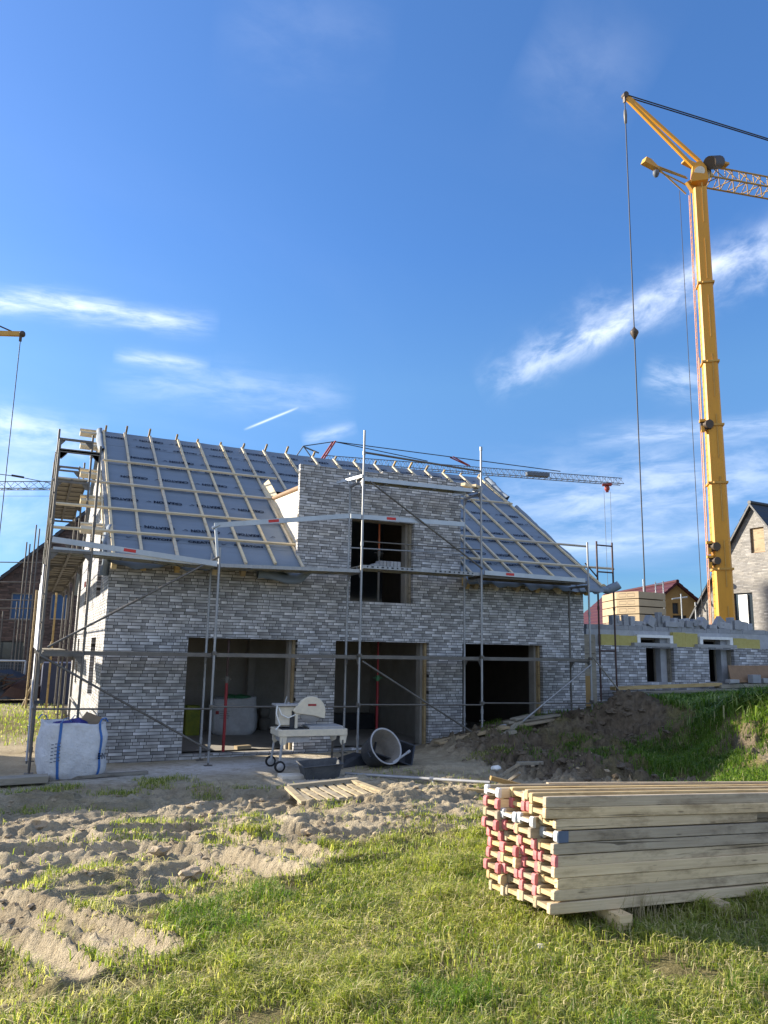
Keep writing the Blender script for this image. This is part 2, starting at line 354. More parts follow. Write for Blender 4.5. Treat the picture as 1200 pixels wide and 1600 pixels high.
# ------------------------------------------------------------------ daylight
SUN_AZ, SUN_EL = R(38.5), R(21.8)      # behind the left gable: direction to the sun is (-cos, +sin) in plan
sd = V((-math.cos(SUN_AZ)*math.cos(SUN_EL), math.sin(SUN_AZ)*math.cos(SUN_EL), math.sin(SUN_EL)))
ld = bpy.data.lights.new('sun', 'SUN'); ld.energy = 5.0; ld.angle = R(.53); ld.color = (1, .90, .74)
lo = bpy.data.objects.new('sun', ld); COL.objects.link(lo); lo.rotation_euler = sd.to_track_quat('Z', 'Y').to_euler(); lo.location = (-20, 20, 30)
W = bpy.data.worlds.new('World'); S.world = W; W.use_nodes = True; wt = W.node_tree; wt.nodes.clear(); n = N(wt)
sky = n('ShaderNodeTexSky', sky_type='NISHITA', sun_disc=False, sun_elevation=SUN_EL, sun_rotation=math.atan2(sd.x, sd.y), altitude=50, air_density=1.0, dust_density=.35, ozone_density=2.2)
hs = n('ShaderNodeHueSaturation', {'Color': sky.outputs[0], 'Saturation': SKY_SAT, 'Value': SKY_VAL, 'Hue': SKY_HUE})
tc = n('ShaderNodeTexCoord'); D_ = tc.outputs['Generated']
sz_ = n('ShaderNodeSeparateXYZ', {0: D_}).outputs[2]
tone = n.mix(1., hs.outputs[0], n.ramp(sz_, SKYR), 'MULTIPLY')
def vm(op, a, b):
    q = wt.nodes.new('ShaderNodeVectorMath'); q.operation = op
    for i, x in enumerate((a, b)):
        if isinstance(x, bpy.types.NodeSocket): wt.links.new(x, q.inputs[i])
        else: q.inputs[i].default_value = x
    return q.outputs['Value'] if op in ('DOT_PRODUCT',) else q.outputs[0]
sp = n('ShaderNodeSeparateXYZ', {0: D_})
# flat cloud layer coordinates: direction divided by height
inv = n.m('DIVIDE', 1., n.m('MAXIMUM', n.m('ADD', sp.outputs[2], .10), .03))
lay = n('ShaderNodeCombineXYZ', {0: n.m('MULTIPLY', sp.outputs[0], inv), 1: n.m('MULTIPLY', sp.outputs[1], inv)}).outputs[0]
masks = []
def streak(p0, p1, wid, amt, nscale=9., warp=.05, soft=.25, lo_=.35, hi_=.75, fib=3.0):
    a = ray(*p0).normalized(); b = ray(*p1).normalized(); c = (a+b)/2; t = (b-a); L = t.length/2; t.normalize(); nn = c.normalized().cross(t).normalized()
    al = n.m('SUBTRACT', vm('DOT_PRODUCT', D_, tuple(t)), c.dot(t)); bl = n.m('SUBTRACT', vm('DOT_PRODUCT', D_, tuple(nn)), c.dot(nn))
    cv = n('ShaderNodeCombineXYZ', {0: n.m('MULTIPLY', al, 1.), 1: n.m('MULTIPLY', bl, fib)})
    n1 = n('ShaderNodeTexNoise', {'Vector': cv.outputs[0], 'Scale': nscale*2.1, 'Detail': 9., 'Roughness': .62, 'Distortion': .3})
    n2 = n('ShaderNodeTexNoise', {'Vector': D_, 'Scale': 7., 'Detail': 3.})
    bw = n.m('MULTIPLY_ADD', n.m('SUBTRACT', n2.outputs[0], .5), warp*2, bl)
    tt = n.m('DIVIDE', al, L)
    tap = n.m('SUBTRACT', 1., n.m('POWER', n.m('ABSOLUTE', tt), 3.), clamp=True)
    g = n.m('DIVIDE', bw, wid); g = n.m('EXPONENT', n.m('MULTIPLY', n.m('MULTIPLY', g, g), -1.))
    fr = n('ShaderNodeMapRange', {0: n1.outputs[0], 1: lo_, 2: hi_}, interpolation_type='SMOOTHSTEP').outputs[0]
    front = n.m('GREATER_THAN', vm('DOT_PRODUCT', D_, tuple(c)), .2)
    k = n.m('MULTIPLY', n.m('MULTIPLY', n.m('MULTIPLY', g, tap), n.m('MULTIPLY_ADD', fr, 1-soft, soft)), n.m('MULTIPLY', front, amt))
    masks.append(k)
streak((745, 612), (1300, 325), .019, .58, 8., .030, .05, .34, .72, 1.8)
streak((880, 505), (1330, 365), .026, .38, 9., .03, .02, .38, .75, 1.5)
streak((-160, 455), (345, 510), .013, .62, 7., .016, .15, .3, .75, 5.)
streak((175, 553), (330, 575), .008, .36, 9., .01, .2, .3, .7, 5.)
streak((150, 590), (560, 625), .026, .2, 6., .03, .1, .3, .75, 4.)
streak((380, 672), (468, 636), .0013, .55, 30., .0, .8, .2, .7, 2.)
streak((-160, 650), (170, 690), .026, .5, 7., .03, .1, .3, .7, 3.)
streak((-160, 800), (120, 760), .05, .36, 5., .05, .1, .3, .7, 2.)
streak((760, 790), (1300, 740), .045, .34, 6., .04, .05, .3, .72, 3.5)
streak((900, 690), (1300, 660), .012, .3, 7., .02, .15, .35, .7, 5.)
streak((780, 860), (1150, 835), .014, .32, 7., .02, .2, .3, .7, 5.)
streak((470, 690), (560, 668), .008, .3, 9., .01, .2, .3, .7, 4.)
streak((1000, 590), (1120, 610), .018, .3, 9., .02, .1, .35, .7, 3.)
streak((330, 20), (620, 90), .05, .045, 4., .05, .2, .35, .7, 2.)
streak((820, 60), (1010, 160), .06, .07, 4., .05, .2, .3, .7, 1.5)
# thin veil, thicker towards the horizon
vn = n('ShaderNodeTexNoise', {'Vector': vm('MULTIPLY', lay, (.55, .8, 1)), 'Scale': 1.1, 'Detail': 7., 'Roughness': .55, 'Distortion': .8})
vr = n('ShaderNodeMapRange', {0: vn.outputs[0], 1: .46, 2: .78}, interpolation_type='SMOOTHSTEP').outputs[0]
low = n('ShaderNodeMapRange', {0: sp.outputs[2], 1: .62, 2: .08}).outputs[0]
masks.append(n.m('MULTIPLY', vr, n.m('MULTIPLY', low, VEIL)))
# unseen bright cirrus sheet added behind the viewer to lift the shaded front
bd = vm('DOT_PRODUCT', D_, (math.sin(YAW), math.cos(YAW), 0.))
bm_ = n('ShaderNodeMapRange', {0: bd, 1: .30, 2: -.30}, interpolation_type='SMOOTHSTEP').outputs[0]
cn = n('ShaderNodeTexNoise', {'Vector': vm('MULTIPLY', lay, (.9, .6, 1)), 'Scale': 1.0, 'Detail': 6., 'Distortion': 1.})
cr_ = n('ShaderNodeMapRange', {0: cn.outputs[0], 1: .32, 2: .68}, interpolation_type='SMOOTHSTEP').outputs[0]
masks.append(n.m('MULTIPLY', n.m('MULTIPLY', bm_, n.m('MULTIPLY_ADD', cr_, .6, .25)), BACK_FILL))
keep = 1.0
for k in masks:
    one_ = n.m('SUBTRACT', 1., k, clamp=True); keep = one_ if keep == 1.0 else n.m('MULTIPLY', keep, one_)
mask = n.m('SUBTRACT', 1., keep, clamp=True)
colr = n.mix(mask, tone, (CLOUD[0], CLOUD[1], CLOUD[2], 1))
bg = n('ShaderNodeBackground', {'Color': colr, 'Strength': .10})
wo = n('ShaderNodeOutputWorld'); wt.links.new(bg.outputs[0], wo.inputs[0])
S.view_settings.view_transform = 'Standard'; S.view_settings.look = 'None'; S.view_settings.gamma = 1; S.view_settings.exposure = EXPOSURE
try: S.cycles.max_bounces = 8; S.cycles.use_denoising = True
except Exception: pass

# ------------------------------------------------------------------ ground
CP = np.array([(-1, -.5, -.08), (0, -.3, -.1), (2, -.4, -.08), (4, -.4, -.06), (5.5, -.4, -.05), (6.6, -.4, -.02), (7.2, -.4, .06), (7.9, -.45, .26), (8.6, -.45, .44), (9.5, -.45, .56), (10.5, -.4, .68), (11.3, -.3, .74),
 (12.2, .5, .78), (14, .4, .84), (16, .5, .92), (19, .6, 1.0), (24, 1, 1.25), (12.2, 2.5, .98), (9.3, -1.7, .42), (8.1, -1.9, .22), (6.8, -1.6, .05), (7.1, -2.6, .08), (10.6, -1.5, .72),
 (11.4, -1.5, 1.0), (12.5, -1.7, 1.02), (14, -1.6, 1.02), (13.6, -2.9, 1.0), (16, -1.5, 1.05), (12.3, -3.0, .98), (11.7, -2.4, 1.0), (11.05, -2.5, .52), (10.3, -3.0, .34), (9.2, -3.4, .25), (8, -3.6, .12), (9.6, -4.6, .14), (9.0, -5.6, .12), (10.4, -4.6, .26), (10.9, -5.0, 1.0), (10.15, -5.8, .52), (9.6, -6.5, .40), (8.9, -7.4, .34), (12, -4.3, 1.12), (11., -6.2, 1.18), (12, -6, 1.28), (10.55, -7.1, .92), (11.5, -8, .9), (9.5, -8.4, .42), (14, -6, 1.05), (18, -4, 1.15),
 (7.2, -5.0, .03), (6.2, -4.2, .0), (7.6, -6.8, .10), (6.6, -8.2, .14), (8.2, -9.2, .3), (2, -11.4, .24), (4.5, -11.6, .24), (6, -11, .24), (9, -12, .32), (-3, -12, .2), (.5, -12.5, .22), (1.5, -14, .24), (0, -9, .12), (3, -8.6, .15), (5, -8, .11), (2, -6, .04), (5, -6, .05), (-3, -6, .0), (-3, -3, -.05), (4, -3, -.05), (2, -2.5, -.06), (0, -4.5, -.02), (-6, -8, .1), (-3, 2, -.06), (-2, 8, 0), (-3, 20, .05), (-1, 14, 0), (6, 14, 0), (14, 14, .3), (20, 12, .4), (30, 12, .3), (25, -8, 1.1), (15, -12, .6), (3, 6, -.12), (9, 6, -.1),
 (-30, -20, .2), (30, -30, .4), (-40, 40, 0), (50, 50, .2), (0, 80, 0), (80, 0, .4), (-80, 0, .1), (0, -60, .2)])
def rbf_fit(P, vals, smooth=.02):
    d = np.linalg.norm(P[:, None]-P[None], axis=2); K = np.hypot(d, .35)
    A = np.zeros((len(P)+1,)*2); A[:-1, :-1] = -K - smooth*0 + np.eye(len(P))*-smooth; A[:-1, -1] = 1; A[-1, :-1] = 1
    return np.linalg.solve(A, np.append(vals, 0))
def rbf_eval(P, w, X, Y):
    out = np.full(X.shape, w[-1])
    for i in range(len(P)): out += -w[i]*np.hypot(np.hypot(X-P[i, 0], Y-P[i, 1]), .35)
    return out
WZ = rbf_fit(CP[:, :2], CP[:, 2])
# cheap vectorised value noise
_perm = rng.random((256, 256))
def vnoise(x, y):
    xi = np.floor(x).astype(int); yi = np.floor(y).astype(int); fx = x-xi; fy = y-yi
    fx = fx*fx*fx*(fx*(fx*6-15)+10); fy = fy*fy*fy*(fy*(fy*6-15)+10)
    g = lambda a, b: _perm[a & 255, b & 255]
    return (g(xi, yi)*(1-fx)+g(xi+1, yi)*fx)*(1-fy)+(g(xi, yi+1)*(1-fx)+g(xi+1, yi+1)*fx)*fy
def fbm(x, y, o=5, gain=.5):
    s = 0; a = 1; t = 0
    for k in range(o):
        s = s+a*(vnoise(x*2**k+17.3*k, y*2**k+5.1*k)-.5); t += a; a *= gain
    return s/t*2
def sstep(a, b, x): t = np.clip((x-a)/(b-a), 0, 1); return t*t*(3-2*t)
# grass density, measured on the photo (u, v, density, ground height)
GD = [(0, 1230, .03, -.03), (150, 1225, .08, -.04), (130, 1240, .25, -.03), (260, 1232, .22, -.03), (400, 1215, .0, -.05), (620, 1225, .02, 0), (0, 1290, .06, .05), (150, 1300, .1, .05), (300, 1290, .05, .05), (450, 1300, .12, .08), (560, 1310, .16, .1), (700, 1270, .08, .05), (720, 1300, .35, .1), (760, 1320, .95, .13), (660, 1340, .95, .15), (560, 1370, .9, .17), (470, 1400, .85, .18), (380, 1420, .55, .18), (300, 1400, .34, .17), (200, 1380, .25, .17), (90, 1360, .22, .15), (0, 1350, .2, .15), (420, 1350, .2, .15), (330, 1345, .24, .15), (500, 1340, .2, .14), (590, 1335, .45, .14),
 (60, 1420, .02, .2), (150, 1460, .02, .2), (230, 1495, .02, .2), (0, 1405, .02, .2), (60, 1470, .65, .2), (120, 1490, .7, .2), (200, 1435, .5, .2), (280, 1460, .75, .2), (120, 1418, .45, .2), (330, 1420, .8, .19), (0, 1520, .42, .2), (100, 1540, .5, .2), (200, 1530, .62, .2), (300, 1500, .8, .2), (350, 1450, .8, .2), (300, 1560, .65, .2), (150, 1590, .55, .2), (0, 1590, .45, .2), (450, 1440, .88, .2), (500, 1450, .95, .2), (540, 1458, .95, .2), (600, 1440, .9, .2), (600, 1520, .95, .2), (750, 1450, .95, .2), (700, 1560, .9, .2), (900, 1500, .95, .2), (1100, 1500, 1, .2), (1100, 1580, .95, .2), (900, 1590, .8, .2), (450, 1590, .68, .2), (560, 1545, .9, .2), (390, 1570, .7, .2), (420, 1545, .85, .2), (360, 1555, .8, .2), (470, 1530, .9, .2), (430, 1500, .9, .2), (1000, 1540, .75, .2), (780, 1400, .95, .2), (760, 1360, .98, .17)]
gp = np.array([(*AZ(u, v, z)[:2], d) for u, v, d, z in GD] +
 [(9.5, -3.2, .25), (10, -4.2, .9), (9.5, -5.2, 1), (10.2, -5.0, 1), (9.7, -6., 1), (9.5, -6.5, 1), (9.15, -7.0, 1), (8.8, -7.4, 1), (10.2, -5.85, .12), (10.05, -6.4, .05), (9.75, -7.0, .1), (10.75, -5.6, .9), (11, -6.3, 1), (10.8, -7.1, 1), (9.4, -7.7, .25), (11.5, -3.2, .55), (10.7, -1.2, .1), (10.6, -2.4, .0), (11.2, -1.9, .0), (11.6, -2.2, .05), (11.2, -2.8, .0), (11.6, -1.3, .1), (12.3, -2.5, .8), (12, -1, .7), (13, -4, 1), (11.7, -5.5, 1), (12, -7, 1), (11.2, -7.6, 1), (14, -.4, 1), (17, -.4, 1), (20, -2, 1), (15, -8, 1), (12.5, .4, .5), (9.6, -.9, .35), (8.9, -1.6, .4), (9.4, -2.3, .45), (8.3, -2.6, .12), (7.6, -1.8, .2), (8.2, -3.4, .15), (7.8, -4.6, .05), (8.8, -4.4, .35), (8.5, -6, .12), (8, -7.5, .5), (7, -9, .9), (9, -9, .9), (6, -7.6, .4), (6.2, -5.8, .05), (7, -3.2, .03), (6, -2.5, .0), (5, -4, .02), (4, -6, .03), (2, -1.5, 0), (-1, -1, 0), (6, -.5, 0), (8, -.5, .05), (10, -.5, .15),
  (.0, -12.2, .9), (1.2, -12.6, .95), (2.2, -13, .95), (1., -13.6, .95), (-1.1, -11.7, .75), (4, -12.5, .95), (-3, -8, .2), (-3, -12, .7), (-5, -11, .4), (-4, -3, .2), (-4, 3, .35), (-2, 0, .15), (-2.5, 8, .8), (-3, 12, .3), (-3, 18, .02), (-8, 10, .4), (0, 20, .02), (20, 10, .3), (30, 6, .5), (15, -14, .9), (3, -14, .9), (-2, -14, .85), (4, 5, 0), (9, 5, 0)])
def grass_base(X, Y):     # smooth weighted blend of the surveyed densities
    X = np.asarray(X, float); Y = np.asarray(Y, float); num = np.zeros(X.shape); den = np.zeros(X.shape)
    for x, y, d in gp:
        w = ((X-x)**2+(Y-y)**2+.06)**-2; num += w*d; den += w
    return num/den
TRK = []   # wheel tracks (polyline in plan, half width)
for pts, w in (([(-60, 1385), (60, 1420), (150, 1455), (260, 1505)], .14), ([(330, 1300), (440, 1325), (520, 1350)], .16), ([(30, 1320), (200, 1318), (330, 1335), (440, 1372)], .22), ([(180, 1290), (330, 1285), (480, 1300), (700, 1300)], .2), ([(480, 1275), (620, 1282), (740, 1290)], .2), ([(-40, 1460), (40, 1485), (120, 1540)], .16)):
    TRK.append(([AZ(u, v, .12)[:2] for u, v in pts], w))
def track_dist(X, Y):
    best = np.full(X.shape, 9.); along = np.zeros(X.shape)
    for pts, w in TRK:
        acc = 0.
        for p, q in zip(pts, pts[1:]):
            dx, dy = q[0]-p[0], q[1]-p[1]; L2 = dx*dx+dy*dy; L = math.sqrt(L2)
            t = np.clip(((X-p[0])*dx+(Y-p[1])*dy)/L2, 0, 1); d = np.hypot(X-p[0]-t*dx, Y-p[1]-t*dy)/w
            m = d < best; along = np.where(m, acc+t*L, along); best = np.where(m, d, best); acc += L
    return best, along
def ground(X, Y, detail=True):
    X = np.asarray(X, float); Y = np.asarray(Y, float)
    z = rbf_eval(CP, WZ, X, Y)
    if not detail: return z
    g = grass_base(X, Y)
    far = sstep(40, 15, np.hypot(X-3, Y+6))
    tdc, _ = track_dist(X, Y)
    churn = (.15+.85*sstep(.8, 1.9, tdc))*sstep(-1.9, -4.2, Y)*sstep(11, 8, X)*sstep(.8, .3, g)*far        # rutted building-site dirt
    rocky = sstep(6.2, 7.4, X)*sstep(12.6, 11.4, X)*sstep(-8, -6.5, Y)*sstep(.95, .35, g)*sstep(-.30, -.8, Y)
    z = z+.018*fbm(X*1.3, Y*1.3, 4)*far
    def scarp(s, k, sharp):   # broken little terraces: flat tops with crumbling edges
        q = s*k; f = np.floor(q); r = q-f
        return (f+sstep(.5-sharp, .5+sharp, r))/k
    wx = X+.55*fbm(X*.7+9, Y*.7, 3); wy = Y+.30*fbm(X*.9, Y*.9+4, 3)
    fine = fbm(X*5.5, Y*7, 4); grit = fbm(X*19, Y*23, 3)
    b1 = fbm(wx*.75+3, wy*1.9+8, 4)+.16*fine; b2 = fbm(wx*1.7+31, wy*3.4, 4)+.22*fine
    z = z+churn*(.15*scarp(b1, 2.6, .13)+.075*scarp(b2, 2.4, .17)+.034*np.abs(fine)+.020*grit-.03)
    r1 = fbm(X*.9+7, Y*1.1, 4)+.2*fine; r2 = fbm(X*2.3+2, Y*2.6, 4)+.2*fine
    z = z+rocky*(.36*scarp(r1, 3., .14)+.13*scarp(r2, 2.5, .2)+.10*np.abs(fine)+.06*grit)
    z = z+g*far*(.03*fbm(X*2.1+5, Y*2.1, 4)+.018*fbm(X*9, Y*9, 3))
    td, al = track_dist(X, Y)
    rut = sstep(1.0, .55, td); rim = sstep(.75, 1.05, td)*sstep(1.75, 1.1, td)
    tread = (np.abs((al*9) % 1-.5)*2-.5)*.034
    z = z+far*(-.065*rut+.055*rim*(1+.6*fbm(X*5, Y*5, 2))+tread*sstep(.55, .75, td)*sstep(1.4, .9, td))
    h = sstep(-.03, .10, Y)*sstep(11.9, 11.8, Y)*sstep(-.25, .05, X)*sstep(11.9, 11.7, X)     # beneath the floor slab
    z = z*(1-h)+(-.3)*h
    h2 = sstep(1.02, 1.15, Y)*sstep(12.2, 12.4, X)*sstep(22, 21, X)*sstep(12, 11.8, Y)
    return z*(1-h2)+.7*h2
def axis(a0, a1, st, far0, far1, growth=1.22):
    mid = list(np.arange(a0, a1, st)); lo_ = []; s = st; x = a0
    while x > far0: s *= growth; x -= s; lo_.append(x)
    hi_ = []; s = st; x = mid[-1]
    while x < far1: s *= growth; x += s; hi_.append(x)
    return np.array(lo_[::-1]+mid+hi_)
gx = axis(-2.6, 13.2, .034, -900, 900); gy = axis(-13.2, .15, .030, -300, 1200)
GX, GY = np.meshgrid(gx, gy); GZ = ground(GX, GY)
me = bpy.data.meshes.new('ground'); nx, ny = len(gx), len(gy)
vs = np.stack([GX, GY, GZ], -1).reshape(-1, 3)
ii = (np.arange(ny-1)[:, None]*nx+np.arange(nx-1)[None]).reshape(-1); q = np.stack([ii, ii+1, ii+nx+1, ii+nx], -1)
def fast_mesh(me, vs, faces_flat, starts, totals):
    me.vertices.add(len(vs)); me.vertices.foreach_set('co', np.ascontiguousarray(vs, dtype=np.float32).reshape(-1))
    me.loops.add(len(faces_flat)); me.loops.foreach_set('vertex_index', np.ascontiguousarray(faces_flat, dtype=np.int32))
    me.polygons.add(len(starts)); me.polygons.foreach_set('loop_start', np.ascontiguousarray(starts, dtype=np.int32))
    try: me.polygons.foreach_set('loop_total', np.ascontiguousarray(totals, dtype=np.int32))
    except Exception: pass
    me.update(calc_edges=True); me.validate()
fast_mesh(me, vs, q.reshape(-1), np.arange(len(q))*4, np.full(len(q), 4))
me.polygons.foreach_set('use_smooth', np.ones(len(q), bool))
gd = grass_base(GX, GY); gn_ = fbm(GX*1.7, GY*1.7, 4)
cover = np.clip(gd+gn_*.35*(gd > .03), 0, 1)
td, _ = track_dist(GX, GY); cover = cover*sstep(.8, 1.3, td)
dust = 1.5*np.exp(-((GX-2.4)/1.9)**2-((GY+1.3)/.8)**2)+.5*np.exp(-((GX-.2)/1.2)**2-((GY+2)/.8)**2)+.6*np.exp(-((GX-3.4)/.7)**2-((GY+3.2)/.4)**2)
at = me.attributes.new('cover', 'FLOAT', 'POINT'); at.data.foreach_set('value', cover.reshape(-1).astype(np.float32))
at = me.attributes.new('dust', 'FLOAT', 'POINT'); at.data.foreach_set('value', dust.reshape(-1).astype(np.float32))
hum = sstep(6.3, 7.5, GX)*sstep(-7.6, -5.6, GY)*sstep(13, 12, GX)
at = me.attributes.new('humus', 'FLOAT', 'POINT'); at.data.foreach_set('value', hum.reshape(-1).astype(np.float32))
m, t = nt('site_soil'); n = N(t)
tc = n('ShaderNodeTexCoord'); ob = tc.outputs['Object']
a = n('ShaderNodeTexNoise', {'Vector': ob, 'Scale': .8, 'Detail': 6., 'Roughness': .6}); b = n('ShaderNodeTexNoise', {'Vector': ob, 'Scale': 7., 'Detail': 6., 'Roughness': .7}); c = n('ShaderNodeTexNoise', {'Vector': ob, 'Scale': 45., 'Detail': 4., 'Roughness': .75})
sand = n.ramp(n.m('MULTIPLY_ADD', b.outputs[0], .5, n.m('MULTIPLY', a.outputs[0], .5)), [(.30, (.155, .12, .075)), (.44, (.32, .265, .18)), (.60, (.46, .39, .275)), (.8, (.58, .50, .375))])
grain = n.m('MULTIPLY_ADD', c.outputs[0], .7, .65); gc = n('ShaderNodeCombineXYZ', {0: grain, 1: grain, 2: grain})
sand = n.mix(1., sand, gc.outputs[0], 'MULTIPLY')
dark = n.ramp(b.outputs[0], [(.3, (.06, .045, .03)), (.6, (.135, .104, .072)), (.8, (.22, .175, .125))])
cov = n('ShaderNodeAttribute', attribute_name='cover'); du = n('ShaderNodeAttribute', attribute_name='dust'); hu = n('ShaderNodeAttribute', attribute_name='humus')
sand = n.mix(n.m('MULTIPLY', hu.outputs['Fac'], n.m('MULTIPLY_ADD', a.outputs[0], 1.0, .38), clamp=True), sand, dark)
soilg = n.ramp(c.outputs[0], [(.3, (.09, .075, .03)), (.5, (.15, .13, .055)), (.7, (.30, .25, .13))])
cf = n('ShaderNodeMapRange', {0: n.m('MULTIPLY_ADD', b.outputs[0], .5, n.m('SUBTRACT', cov.outputs['Fac'], .25)), 1: .2, 2: .6}).outputs[0]
col = n.mix(cf, sand, soilg)
df = n.m('MULTIPLY', du.outputs['Fac'], n.m('MULTIPLY_ADD', b.outputs[0], 2.2, -.45), clamp=True)
col = n.mix(n.m('MULTIPLY', df, .8), col, (.72, .72, .73, 1))
h = n.m('MULTIPLY_ADD', c.outputs[0], .6, n.m('MULTIPLY', b.outputs[0], .8))
finish(n, col, .95, h, 0, .15, .95, .06)
M['soil'] = m; me.materials.append(m)
tag(bpy.data.objects.new('ground', me), kind='structure'); COL.objects.link(bpy.data.objects['ground'])

# ------------------------------------------------------------------ grass
def grass_mat(name, ca, cb, cc, tr=.45):
    m, t = nt(name); n = N(t)
    g = n('ShaderNodeAttribute', attribute_name='tone'); hgt = n('ShaderNodeAttribute', attribute_name='tip')
    col = n.ramp(g.outputs['Fac'], [(0, ca), (.45, cb), (.86, cb), (.93, cc), (1, cc)])
    b = n('ShaderNodeBsdfPrincipled', {'Base Color': col, 'Roughness': .5, 'Specular IOR Level': .35})
    tl = n('ShaderNodeBsdfTranslucent', {'Color': n.mix(1., col, (1.0, 1.15, .45, 1), 'MULTIPLY')})
    ms = n('ShaderNodeMixShader', {0: tr, 1: b.outputs[0], 2: tl.outputs[0]})
    o = n('ShaderNodeOutputMaterial'); t.links.new(ms.outputs[0], o.inputs[0]); M[name] = m
grass_mat('grass', (.12, .19, .025), (.37, .385, .085), (.66, .57, .33), .52)
grass_mat('rank_grass', (.060, .125, .018), (.15, .24, .030), (.42, .40, .18), .5)
def blades(name, label, X, Y, L, wd, mname, lean=.55, dry=.08, tone=None, droop=.5):
    k = len(X); Z = ground(X, Y)-.012
    th = rng.random(k)*2*np.pi; ln = lean*(.3+.9*rng.random(k)); dx = np.cos(th)*ln; dy = np.sin(th)*ln
    px = -np.sin(th+rng.normal(0, .6, k)); py = np.cos(th)
    b = np.stack([X, Y, Z], -1); w = np.stack([px, py, np.zeros(k)], -1)*(wd*.5)[:, None]
    d1 = np.stack([dx*.35, dy*.35, np.ones(k)], -1)*(L*.55)[:, None]
    d2 = np.stack([dx*1.1, dy*1.1, np.ones(k)*(1-droop*ln)], -1)*L[:, None]
    v = np.stack([b-w, b+w, b+d1-w*.8, b+d1+w*.8, b+d2], 1).reshape(-1, 3)
    base = np.arange(k)*5
    f = np.stack([base, base+1, base+3, base+2, base+2, base+3, base+4], -1).reshape(-1)
    st = np.stack([np.arange(k)*7, np.arange(k)*7+4], -1).reshape(-1); to = np.tile([4, 3], k)
    me = bpy.data.meshes.new(name); fast_mesh(me, v, f, st, to)
    tn = rng.random(k)*.5 if tone is None else tone
    tn = np.where(rng.random(k) < dry, .9+.1*rng.random(k), np.clip(tn, 0, .84))
    a = me.attributes.new('tone', 'FLOAT', 'POINT'); a.data.foreach_set('value', np.repeat(tn, 5).astype(np.float32))
    me.materials.append(M[mname]); o = bpy.data.objects.new(name, me); COL.objects.link(o)
    return tag(o, label, 'grass', kind='stuff')
def inframe(X, Y, Z, pad=.06):
    d = np.stack([X-CAM.x, Y-CAM.y, Z-CAM.z], -1); dz = d @ np.array(fw); uu = (d @ np.array(rt))/dz*F_/1200; vv = (d @ np.array(up))/dz*F_/1600
    return (dz > .4) & (np.abs(uu) < .5+pad) & (np.abs(vv) < .5+pad)
def scatter(x0, x1, y0, y1, cnt, dens, keepframe=True):
    X = rng.uniform(x0, x1, cnt); Y = rng.uniform(y0, y1, cnt)
    k = rng.random(cnt) < dens(X, Y); X, Y = X[k], Y[k]
    if keepframe:
        k = inframe(X, Y, rbf_eval(CP, WZ, X, Y), .25); X, Y = X[k], Y[k]
    return X, Y
def lawn_d(X, Y):
    g = grass_base(X, Y); p = fbm(X*1.9+3, Y*1.9, 4); q = fbm(X*5, Y*5+8, 3)
    p2_ = fbm(X*.8+60, Y*.8+11, 3)
    d = np.clip(g*1.0+.95*p*(g > .05)+1.0*q+.7*p2_-.22, 0, 1)**1.5*.85
    td, _ = track_dist(X, Y)
    d = d*sstep(.75, 1.2, td)*(X < 10.2-.0*Y)
    dist = np.hypot(X-CAM.x, Y-CAM.y)
    return np.where(d < .04, 0, d)*np.clip((5.0/dist)**1.1, 0, 1)
X, Y = scatter(-2.5, 9, -13.2, -7.2, 520000, lawn_d)
dist = np.hypot(X-CAM.x, Y-CAM.y); pat = fbm(X*1.1, Y*1.1+40, 4); tall = np.clip(fbm(X*2.7+9, Y*2.7, 3), -.3, 1)
L = (.03+.065*rng.random(len(X))+.17*np.clip(tall, 0, 1)**1.3)*(.7+.5*grass_base(X, Y))
blades('lawn_grass', 'sunlit long lawn grass covering the ground in front of the beams', X, Y, L, (.0035+.003*rng.random(len(X)))*np.clip(dist/4.2, 1, 2.2), 'grass', .95, .24, np.clip(.36+.55*pat+.25*rng.normal(size=len(X)), 0, .84))
X, Y = scatter(-2.5, 8, -13., -2.0, 260000, lambda X, Y: np.clip(sstep(.12, .5, fbm(X*1.6+70, Y*1.6, 4)+.5*(grass_base(X, Y)-.1))*sstep(.0, .12, grass_base(X, Y))*.75, 0, 1)*sstep(.6, 1.1, track_dist(X, Y)[0])*(Y < -2.0))
blades('sparse_grass', 'thin young grass tufts scattered over the churned sand', X, Y, .04+.09*rng.random(len(X)), (.006+.005*rng.random(len(X))), 'grass', .9, .22)
def bank_d(X, Y):
    g = grass_base(X, Y); p = fbm(X*1.5+33, Y*1.5, 3)
    return np.clip(g*1.2+.8*p*(g > .08)-.15, 0, 1)**1.3*sstep(.5, -.4, Y)
X, Y = scatter(7.4, 21, -9.2, .9, 210000, bank_d)
big = sstep(-.1, .7, X-10.45-.28*np.clip(Y+6, 0, 6)+.35*fbm(X, Y, 2))*(.6+.8*rng.random(len(X)))
hollow = np.exp(-((X-9.9)/1.0)**2-((Y+5.1)/1.2)**2)
edge = sstep(.6, -1.2, Y)
L = .10+.08*rng.random(len(X))+.30*big*edge*np.where(Y > -3, .55, 1.)*np.clip(.7+fbm(X*1.3, Y*1.3+3, 3), .3, 1.3)+.08*hollow
blades('bank_grass', 'tall rank grass growing over the earth bank on the right', X, Y, L, .010+.013*rng.random(len(X))*(.5+big), 'rank_grass', .85, .05, np.clip(.35+.45*hollow+.3*rng.normal(size=len(X))+.3*fbm(X*.8, Y*.8, 2), 0, .84), .75)
grass_mat('tall_grass', (.10, .17, .035), (.30, .38, .13), (.55, .50, .28), .5)
